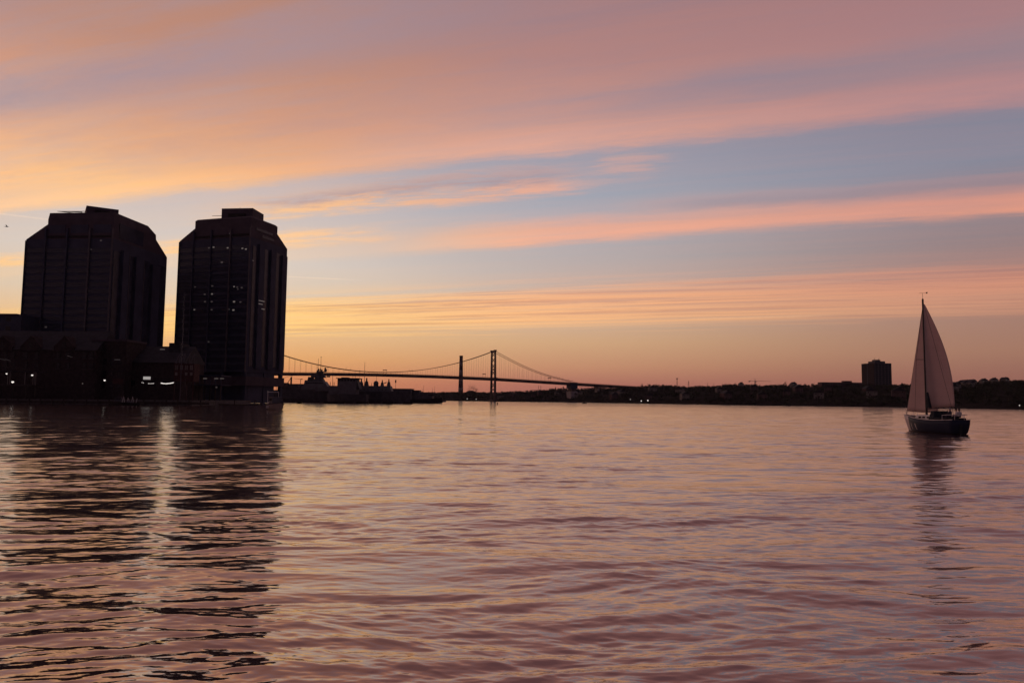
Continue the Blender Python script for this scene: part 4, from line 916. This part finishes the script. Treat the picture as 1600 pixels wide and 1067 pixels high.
# sheds, cranes and tug beyond
def shed(x0, x1, y, Yv, d, lab, m='stone'):
    a, b = P(x0, 600, Yv), P(x1, 600, Yv); r = thing('dockyard_shed', lab, 'shed', ((a.x + b.x) / 2, Yv, 0), 0, 'sheds of the naval dockyard'); w = b.x - a.x; z_ = P((x0 + x1) / 2, y, Yv).z
    MB().box(-w / 2, w / 2, 0, d, 2, z_).build('wall', M[m], r); MB().box(-w / 2 - .4, w / 2 + .4, -.4, d + .4, z_, z_ + .5).build('roof', M['slate'], r)
    n = max(2, int(w / 6)); 
    for i in range(n): x = -w / 2 + w * (i + .5) / n; MB().box(x - 1.5, x + 1.5, -.1, .05, 3, min(6.5, z_ - 1)).build('door', M['navydk'], r)
shed(436, 480, 600.5, 640, 30, 'long pale-topped dockyard shed right of the slender tower'); shed(612, 642, 608, 610, 20, 'low dockyard shed right of the row of funnels', 'navydk'); shed(480, 615, 611, 700, 30, 'wide dark dockyard shed behind the warships', 'navydk')
p = P(618, 608, 612); r = thing('lattice_light_mast', 'thin light mast on the low dockyard shed', 'mast', p); h = P(618, 593.5, 612).z - p.z
MB().bar((0, 0, 0), (0, 0, h), .15, .1).build('pole', M['steel'], r); MB().box(-.5, .5, -.3, .3, h - 2.4, h).build('head', M['steel'], r)
p = P(447, 602, 640); r = thing('dock_crane', 'dock crane with raised slanting jib behind the shed', 'crane', p)
q = P(457, 586.5, 640) - p; MB().bar((0, 0, 0), q, .35, .2, 4).build('jib', M['steel'], r); MB().bar((-3.2, 0, 6), q, .1).bar((-3.2, 0, 0), (-3.2, 0, 6), .3).build('stay', M['steel'], r); MB().box(-3, 2, -2, 2, -1.5, 2.2).build('cab', M['steel'], r)
p = P(454.7, 603, 645); r = thing('stub_chimney', 'short thick dark chimney beside the dock crane', 'chimney', p); h = P(454.7, 590, 645).z - p.z
MB().lathe([(.8, -1), (.75, h), (.6, h + .1)], n=10).build('shaft', M['steel'], r); MB().lathe([(.95, 0), (.95, .4)], (0, 0, h), 10).build('rim', M['black'], r)
p = P(469.5, 603, 640); r = thing('dock_crane', 'small horizontal-jib dock crane left of the frigate', 'crane', p); h = P(469.5, 592.5, 640).z - p.z; q = P(459.5, 592, 640) - p
MB().bar((0, 0, -2), (0, 0, h), .25).build('mast', M['steel'], r); MB().bar((0, 0, h), (q.x, 0, h + .6), .22, .12, 4).build('jib', M['steel'], r); MB().bar((0, 0, h), (1.6, 0, h), .35).build('counterweight', M['steel'], r)
Y = 560; a, b = P(640, 625, Y), P(690, 625, Y); c = (a + b) / 2; r = thing('tugboat', 'dark tugboat with pale wheelhouse at the end of the dockyard', 'boat', (c.x, c.y, 0))
X = lambda px: P(px, 600, Y).x - c.x
Z = lambda py: P(670, py, Y).z
MB().loft(hull_rings(b.x - a.x, 7.5, 2.6, 4.2, 2.8, 10, transom=.9)).build('hull', M['black'], r)
MB().box(X(652), X(676), -2.6, 2.6, 2.6, Z(617.5)).build('deck_house', M['navydk'], r)
wh = MB().frus((X(668), X(679), -2.2, 2.2), Z(619), (X(670), X(677.5), -1.8, 1.8), Z(614.5)).build('wheelhouse', M['house'], r)
MB().box(X(669.5), X(678.5), -2.25, 2.25, Z(617.3), Z(615.6)).build('window', M['dkglass'], wh)
for (x, y) in ((660.5, 608), (662, 602), (676, 606), (679, 603)): MB().bar((X(x), 0, 3), (X(x), 0, Z(y)), .12, .07).build('mast', M['steel'], r)
MB().frus((X(657), X(662), -1, 1), Z(618), (X(657.5), X(661.5), -.8, .8), Z(612)).build('funnel', M['navydk'], r)
MB().box(X(684), X(692), -1.5, 1.5, .4, 2.2).build('fender_bow', M['black'], r)
# mass of dark workshops stepping down behind the tug
for (x0, x1, y, Yv, lab) in ((640, 655, 610.5, 620, 'dark workshop left of the tugboat, taller of two'), (654, 676, 614, 625, 'dark workshop behind the tugboat, lower of two')):
    shed(x0, x1, y, Yv, 14, lab, 'navydk')
# floating barrier pontoons
for (x0, x1, y, lab) in ((462, 474, 630.4, 'short black pontoon nearest the slender tower'), (497, 546, 630.6, 'longest black pontoon below the frigate'), (552, 580, 630.6, 'flat black pontoon below the boxy ship'),
                         (595, 618, 631.3, 'square ended black pontoon under the row of funnels'), (628, 647, 631.5, 'black pontoon farthest right of the barrier')):
    a, b = G(x0, y), G(x1, y); r = thing('barrier_pontoon', lab, 'pontoon', ((a.x + b.x) / 2, (a.y + b.y) / 2, 0), 0, 'black floating barrier pontoons'); w = b.x - a.x
    MB().frus((-w / 2 + .2, w / 2 - .2, -1.2, 1.2), -.4, (-w / 2, w / 2, -1.3, 1.3), 1.0).build('float', M['black'], r)
    for k in range(max(2, int(w / 3.5))): x = -w / 2 + .8 + (w - 1.6) * k / max(1, int(w / 3.5) - 1); MB().lathe([(.16, 0), (.16, .5), (.22, .55), (.22, .62)], (x, -.8, 1.0), 8).build('bollard', M['black'], r)
    MB().bar((-w / 2 + .4, .6, 1.15), (w / 2 - .4, .6, 1.15), .12).build('boom', M['black'], r)
# channel buoy and a small launch
p = G(777.3, 632.3); r = thing('channel_buoy', 'tiny dark channel buoy on the water right of the bridge tower', 'buoy', p)
MB().lathe([(.5, -.4), (.62, .1), (.5, .35), (.12, .5)], n=10).build('float', M['black'], r); MB().lathe([(.1, .45), (.3, .9), (.28, 1.4), (.05, 1.55)], n=8).build('top_mark', M['redwood'], r)
p = G(913, 630.6); r = thing('launch', 'small dark launch on the water right of the concrete bridge pier', 'boat', (p.x, p.y, 0))
MB().loft(hull_rings(4.6, 1.8, .7, .9, .6, 7)).build('hull', M['black'], r); MB().frus((-.9, .6, -.6, .6), .6, (-.7, .3, -.5, .5), 1.5).build('cabin', M['navydk'], r)

# ------------------------------------------------------------------ birds
def bird(x, y, Yv, s, lab):
    p = P(x, y, Yv); r = thing('gull', lab, 'bird', p, math.radians(25), None)
    b = MB().loft([[(x_, r_ * math.cos(a), r_ * math.sin(a)) for a in (0, 1.05, 2.1, 3.14, 4.2, 5.24)] for x_, r_ in ((-.30 * s, .02 * s), (-.1 * s, .07 * s), (.1 * s, .075 * s), (.22 * s, .04 * s), (.3 * s, .012 * s))])
    b.build('body', M['cloth_dark'], r, True)
    for k, zt_ in ((1, .12), (-1, .22)):
        MB().add([(.1 * s, k * .05 * s, .03 * s), (-.08 * s, k * .05 * s, .03 * s), (-.06 * s, k * .38 * s, .16 * s), (.06 * s, k * .36 * s, .17 * s), (-.14 * s, k * .75 * s, zt_ * s)],
                 [(0, 3, 2, 1), (2, 3, 4)]).add([(.1 * s, k * .05 * s, .05 * s), (-.08 * s, k * .05 * s, .045 * s), (-.06 * s, k * .38 * s, .175 * s), (.06 * s, k * .36 * s, .19 * s), (-.14 * s, k * .75 * s, zt_ * s + .01)], [(1, 2, 3, 0), (4, 3, 2)]).build('wing', M['cloth_dark'], r)
    MB().add([(-.28 * s, 0, 0), (-.42 * s, .07 * s, 0), (-.42 * s, -.07 * s, 0), (-.28 * s, 0, .02 * s), (-.42 * s, .07 * s, .01 * s), (-.42 * s, -.07 * s, .01 * s)], [(0, 1, 2), (5, 4, 3)]).build('tail', M['cloth_dark'], r)
bird(10.5, 354.3, 95, .75, 'gull gliding beside the broad tower at the left edge'); bird(595.5, 550.5, 230, .55, 'tiny distant bird in the sky above the bridge cable')

# ------------------------------------------------------------------ sailing yacht
yp = G(1458, 675.4); HD = math.radians(92)          # heading away to the left
yt = thing('sailing_yacht', 'dark hulled sailing yacht with pale bow and two raised sails heading left', 'sailboat', (yp.x, yp.y, 0), HD)
YL, YB = 9.0, 3.0
def yring(t):
    x = -YL / 2 + YL * t
    b = YB / 2 * (.62 + .38 * math.sin(min(1, t / .45) * math.pi / 2)) if t < .45 else YB / 2 * max(.015, 1 - ((t - .45) / .55) ** 2.1)
    sh = 1.32 + .45 * max(0, (t - .25) / .75) ** 1.7 + .12 * max(0, (.25 - t) / .25) ** 2
    rake = (.95 * max(0, (t - .8) / .2) - .28 * max(0, (.08 - t) / .08))
    k = -.55 * math.sin(min(1, max(.12, t * 1.02)) * math.pi) - .03
    pr = [(1, 1), (1.02, .72), (.97, .4), (.86, .12), (.6, -.5), (.05, -1)]
    half = [(x + rake * max(0, z if z > 0 else z * .8), b * w, (sh * z if z >= 0 else -k * z)) for w, z in pr]
    return half + [(p[0], -p[1], p[2]) for p in reversed(half)]
rings = [yring(i / 24) for i in range(25)]
def hull_mat():
    m = bpy.data.materials.new('yacht hull paint'); m.use_nodes = True; n = m.node_tree; b = n.nodes['Principled BSDF']
    tcn = n.nodes.new('ShaderNodeTexCoord'); sp_ = n.nodes.new('ShaderNodeSeparateXYZ'); n.links.new(tcn.outputs['Object'], sp_.inputs[0])
    x, z = S(n, sp_.outputs[0]), S(n, sp_.outputs[2]); u = x - z * 0.35
    f = u.sstep(2.75, 2.79) + u.bump(1.9, .16).sstep(.45, .5) * z.sstep(.25, .3) * z.sstep(.95, .9) + u.bump(.7, .16).sstep(.45, .5) * z.sstep(.25, .3) * z.sstep(.95, .9)
    f = f._m('MINIMUM', 1.0)
    grime = noise(n, S(n, tcn.outputs['Object']), 2.5, 4, .6).sstep(.3, .7, .8, 1.1)
    c = mix(n, f, (.018, .024, .048, 1), (.50, .45, .45, 1)); c = mix(n, z.sstep(.06, .09), (.03, .02, .02, 1), c)
    c2 = vadd(n, c, (1, 1, 1, 1), 'MULTIPLY', 1.0); n.links.new(c2.k, b.inputs['Base Color']); b.inputs['Roughness'].default_value = .55
    b.inputs['Specular IOR Level'].default_value = .12
    return m
MB().loft(rings).build('hull', hull_mat(), yt, True)
dk = MB().loft([[(r_[0][0], r_[0][1] * .99, r_[0][2] + .012), (r_[0][0], 0, r_[0][2] + .07), (r_[0][0], -r_[0][1] * .99, r_[0][2] + .012), (r_[0][0], 0, r_[0][2] - .03)] for r_ in rings[1:]]).build('deck', M['house'], yt)
MB().tube([Vector(r_[0]) + Vector((0, 0, .04)) for r_ in rings], .035, 5).tube([Vector(r_[-1]) + Vector((0, 0, .04)) for r_ in rings], .035, 5).build('toe_rail', M['white'], yt)
ch = MB().frus((-1.0, 2.2, -.85, .85), 1.35, (-.9, 1.7, -.7, .7), 1.85).build('coachroof', M['white'], yt)
for k in (-1, 1):
    for x in (-.5, .3, 1.0): MB().box(x - .22, x + .22, k * .80 - .03, k * .80 + .03, 1.52, 1.68).build('window', M['dkglass'], ch)
MB().frus((-1.7, -.75, -.95, .95), 1.35, (-1.5, -1.0, -.75, .75), 2.3).build('spray_hood', M['canvas'], yt)
MB().box(-4.1, -1.7, -1.05, 1.05, 1.1, 1.32).build('cockpit_seat', M['timber'], yt); MB().box(-3.9, -1.75, .78, 1.1, 1.25, 1.62).build('coaming', M['canvas'], yt); MB().box(-3.9, -1.75, -1.1, -.78, 1.25, 1.62).build('coaming', M['canvas'], yt)
MB().box(-3.2, -2.0, -.8, .1, 1.33, 1.7).build('sail_bag', M['canvas'], yt)
zm = 14.15; mx = 1.05
def frompix(px, py, bx_): # local x stays bx_ : height of the mast top from the photo
    return P(px, py, yp.y + 1.0).z
zm = P(1446, 468, yp.y + .7).z
MB().bar((mx, 0, 1.3), (mx, 0, zm), .12, .10, 8).build('mast', M['aluminium'], yt)
sprd = MB().bar((mx, -.95, zm * .545), (mx, .95, zm * .545), .03).build('spreader', M['aluminium'], yt)
boom_end = Vector((1.05 - 1.42, -2.28, 2.72))
MB().bar((mx - .08, 0, 2.5), boom_end, .06, .05, 8).build('boom', M['aluminium'], yt)
rg = lambda a, b, n_='stay', r_=.014: MB().bar(a, b, r_, None, 4).build(n_, M['black'], yt)
bowp = Vector((4.95, 0, 1.72))
rg((-4.6, .5, 1.25), (mx, 0, zm), 'backstay'); rg(bowp, (mx, 0, zm * .96), 'forestay', .02)
for k in (-1, 1): rg((mx - .1, k * 1.4, 1.25), (mx, k * .95, zm * .545), 'shroud'); rg((mx, k * .95, zm * .545), (mx, 0, zm * .97), 'shroud')
rg((-1.8, -.2, 1.6), (-1.9, -.5, 2.45), 'mainsheet', .02); rg(boom_end, (mx, 0, zm * .98), 'topping_lift', .008)
# wind vane and whip at the masthead
wv = MB().bar((mx, 0, zm - .1), (mx, 0, zm + .75), .015).build('masthead_pole', M['black'], yt)
MB().bar((mx - .35, -.25, zm + .72), (mx + .3, .2, zm + .78), .016).box(mx - .48, mx - .25, -.27, -.25, zm + .66, zm + .82).build('wind_vane', M['black'], wv); MB().lathe([(.05, -.15), (.11, 0), (.05, .15)], (mx, 0, zm), 8).build('masthead_lamp', M['black'], yt)
def sail_mat():
    m = bpy.data.materials.new('sailcloth'); m.use_nodes = True; n = m.node_tree; b = n.nodes['Principled BSDF']
    tcn = n.nodes.new('ShaderNodeTexCoord'); o = S(n, tcn.outputs['Object']); sp_ = n.nodes.new('ShaderNodeSeparateXYZ'); n.links.new(o.k, sp_.inputs[0]); z = S(n, sp_.outputs[2])
    v_ = noise(n, o, 1.2, 4, .6).sstep(.3, .7); seam = (z * 1.15)._m('FRACT').bump(.5, .02) * .35
    c = mix(n, v_, (.62, .57, .56, 1), (.70, .65, .63, 1)); c = mix(n, seam, c, (.25, .22, .24, 1)); n.links.new(c.k, b.inputs['Base Color']); b.inputs['Roughness'].default_value = .85; b.inputs['Specular IOR Level'].default_value = .1
    tr = n.nodes.new('ShaderNodeBsdfTranslucent'); tr.inputs[0].default_value = (.72, .54, .48, 1); mx_ = n.nodes.new('ShaderNodeMixShader'); mx_.inputs[0].default_value = .55
    out = n.nodes['Material Output']; n.links.new(b.outputs[0], mx_.inputs[1]); n.links.new(tr.outputs[0], mx_.inputs[2]); n.links.new(mx_.outputs[0], out.inputs[0]); return m
SM = sail_mat()
def sail(name, fn, nu=14, nv=26):
    vs = [fn(u / nu, v / nv) for v in range(nv + 1) for u in range(nu + 1)]; w = nu + 1
    o = MB().add(vs, [(j * w + i, j * w + i + 1, (j + 1) * w + i + 1, (j + 1) * w + i) for j in range(nv) for i in range(nu)]).build(name, SM, yt, True)
    md = o.modifiers.new('cloth', 'SOLIDIFY'); md.thickness = .012; return o
def main_fn(u, v):
    z = 2.62 + (zm * .965 - 2.62) * v; ch_ = (2.50 * (1 - v) + .50 * math.sin(v * math.pi) ** .9 * (1 - v * .25)) * (1 - .02 * v) + .10
    d = Vector((boom_end.x - mx, boom_end.y, 0)).normalized(); tw = .35 * v; d = Vector((d.x * math.cos(tw) - d.y * math.sin(-tw), d.y * math.cos(tw) + d.x * math.sin(tw), 0))
    bel = .10 * ch_ * math.sin(u * math.pi); nrm = Vector((-d.y, d.x, 0))
    p = Vector((mx - .1, 0, z)) + d * (ch_ * u) + nrm * bel; p.z += .10 * (1 - v) * u; return p
sail('mainsail', main_fn)
def jib_fn(u, v):
    lu = bowp.lerp(Vector((mx, 0, zm * .955)), .04 + .95 * v); le = Vector((mx - .45, -1.05, 1.95)).lerp(Vector((mx, 0, zm * .955)), .02 + .97 * v)
    p = lu.lerp(le, u); d = le - lu; nrm = Vector((-d.y, d.x, 0)); nrm = nrm.normalized() if nrm.length > 1e-4 else Vector((0, 1, 0)); p += nrm * (.09 * d.length * math.sin(u * math.pi)) ; p.z -= .12 * math.sin(u * math.pi) * (1 - v); return p
sail('jib', jib_fn)
MB().frus((mx - .75, mx - .12, -.16, .16), 2.6, (mx - .35, mx - .12, -.06, .06), 4.3).build('furled_cover', M['canvas'], yt)
MB().tube([(4.2, .42, 1.6), (4.3, .42, 2.2), (5.1, 0, 2.3), (4.3, -.42, 2.2), (4.2, -.42, 1.6)], .022).build('bow_pulpit', M['white'], yt)
MB().tube([(-3.4, 1.1, 1.3), (-3.4, 1.1, 1.9), (-4.5, .8, 1.95), (-4.5, -.8, 1.95), (-3.4, -1.1, 1.9), (-3.4, -1.1, 1.3)], .024).bar((-4.5, .5, 1.2), (-4.5, .5, 1.95), .022).bar((-4.5, -.5, 1.2), (-4.5, -.5, 1.95), .022).build('stern_rail', M['white'], yt)
for k in (-1, 1):
    for x in (-1.2, .4, 2.0, 3.2):
        i = min(24, max(0, round((x + YL / 2) / YL * 24))); b = rings[i][0]; MB().bar((b[0], k * b[1] * .96, b[2]), (b[0], k * b[1] * .96, b[2] + .6), .014).build('stanchion', M['white'], yt)
MB().box(-4.75, -4.6, -.12, .12, -.3, 1.0).build('rudder', M['canvas'], yt); MB().bar((-3.6, 0, 1.3), (-3.6, 0, 2.0), .04).build('wheel_post', M['black'], yt)

# ------------------------------------------------------------------ crew
def person(label, loc, rz, top, leg, sit=True, hat=False, lean=0.0):
    r = thing('person', label, 'person', loc, rz)
    # seated skeleton: pelvis at origin + 0.08
    V = [(0, 0, .10), (-.02 + lean * .3, 0, .32), (lean, 0, .55), (lean + .01, 0, .64), (lean + .03, 0, .74), (lean + .04, 0, .84)]   # pelvis..head
    E = [(0, 1), (1, 2), (2, 3), (3, 4), (4, 5)]; Rr_ = [.15, .14, .15, .06, .095, .085]
    def chain(start, pts, rad):
        pr = start
        for p_, q_ in zip(pts, rad): V.append(p_); Rr_.append(q_); E.append((pr, len(V) - 1)); pr = len(V) - 1
        return pr
    for k in (-1, 1):
        chain(2, [(lean, k * .17, .54), (lean + .06, k * .24, .30), (lean + .26, k * .18, .22), (lean + .33, k * .16, .22)], [.065, .052, .04, .035])
        chain(0, [(.05, k * .10, .09), (.42, k * .13, .10), (.44, k * .13, -.30), (.54, k * .13, -.36)], [.10, .075, .055, .045])
    me = bpy.data.meshes.new('body'); me.from_pydata(V, E, []); o = link('body', me, r)
    sk = o.modifiers.new('skin', 'SKIN'); sk.use_smooth_shade = True
    for i, d in enumerate(me.skin_vertices[0].data): d.radius = (Rr_[i], Rr_[i]); d.use_root = (i == 0)
    o.modifiers.new('sub', 'SUBSURF').render_levels = 2
    m = bpy.data.materials.new('clothed figure'); m.use_nodes = True; n = m.node_tree; b = n.nodes['Principled BSDF']
    tcn = n.nodes.new('ShaderNodeTexCoord'); sp_ = n.nodes.new('ShaderNodeSeparateXYZ'); n.links.new(tcn.outputs['Object'], sp_.inputs[0]); z, x = S(n, sp_.outputs[2]), S(n, sp_.outputs[0])
    c = mix(n, z.sstep(.13, .15), (*leg, 1), (*top, 1)); c = mix(n, z.sstep(.62, .64), c, (.32, .19, .14, 1)); c = mix(n, (x - lean).sstep(.27, .29) * z.sstep(.16, .18), c, (.32, .19, .14, 1)); n.links.new(c.k, b.inputs['Base Color']); b.inputs['Roughness'].default_value = .9
    me.materials.append(m)
    hx = lean + .035
    MB().lathe([(.03, .10), (.085, .085), (.108, .03), (.105, -.04), (.07, -.07)], (hx - .015, 0, .83), 12).build('hat' if hat else 'hair', M['cloth_pale' if hat else 'hair'], r, True)
    MB().frus((hx + .085, hx + .10, -.013, .013), .76, (hx + .09, hx + .125, -.016, .016), .745).build('nose', M['skin'], r)
    for k in (-1, 1): MB().lathe([(.004, -.008), (.012, 0), (.004, .008)], (hx + .088, k * .035, .80), 6).build('eye', M['hair'], r); MB().lathe([(.01, -.03), (.02, 0), (.01, .03)], (hx, k * .098, .785), 6).build('ear', M['skin'], r)
    for k in (-1, 1):
        hb = Vector((lean + .36, k * .16, .22)); hd = MB()
        for i, (dy, ln) in enumerate(((-.03, .07), (-.01, .08), (.01, .075), (.03, .06))): hd.bar(hb + Vector((0, dy, 0)), hb + Vector((ln * .6, dy, -.005)), .011, .010).bar(hb + Vector((ln * .6, dy, -.005)), hb + Vector((ln * .7, dy, -.045)), .010, .008)
        hd.bar(hb + Vector((-.02, -k * .03, 0)), hb + Vector((.03, -k * .065, -.02)), .012, .009); hd.build('hand', M['skin'], r)
    return r
R_ = Matrix.Rotation(HD, 4, 'Z')
def on_yacht(x, y, z): return Vector((yp.x, yp.y, 0)) + (R_ @ Vector((x, y, z)))
person('person in a pale top seated at the yacht stern nearest the dark spray hood', on_yacht(-2.9, -.75, 1.66), HD + 1.2, (.50, .46, .46), (.03, .03, .05))
person('dark dressed person with pale cap seated in the middle of the yacht stern', on_yacht(-3.5, .3, 1.70), HD + .3, (.05, .05, .07), (.04, .04, .06), hat=True)
person('person with pale sleeves steering at the very stern of the yacht', on_yacht(-4.25, -.2, 1.66), HD, (.42, .40, .40), (.03, .03, .04), lean=.03)


# ------------------------------------------------------------------ evening haze over the harbour
hz = MB().box(-3700, 3700, -80, 3700, -7, 175).build('haze', bpy.data.materials.new('evening haze')); hz['kind'] = 'stuff'
hm_ = hz.data.materials[0]; hm_.use_nodes = True; hn = hm_.node_tree; hn.nodes.clear()
pv = hn.nodes.new('ShaderNodeVolumePrincipled'); pv.inputs['Color'].default_value = (0.84, 0.84, 0.95, 1); pv.inputs['Density'].default_value = 0.000025
ho = hn.nodes.new('ShaderNodeOutputMaterial'); hn.links.new(pv.outputs[0], ho.inputs['Volume'])
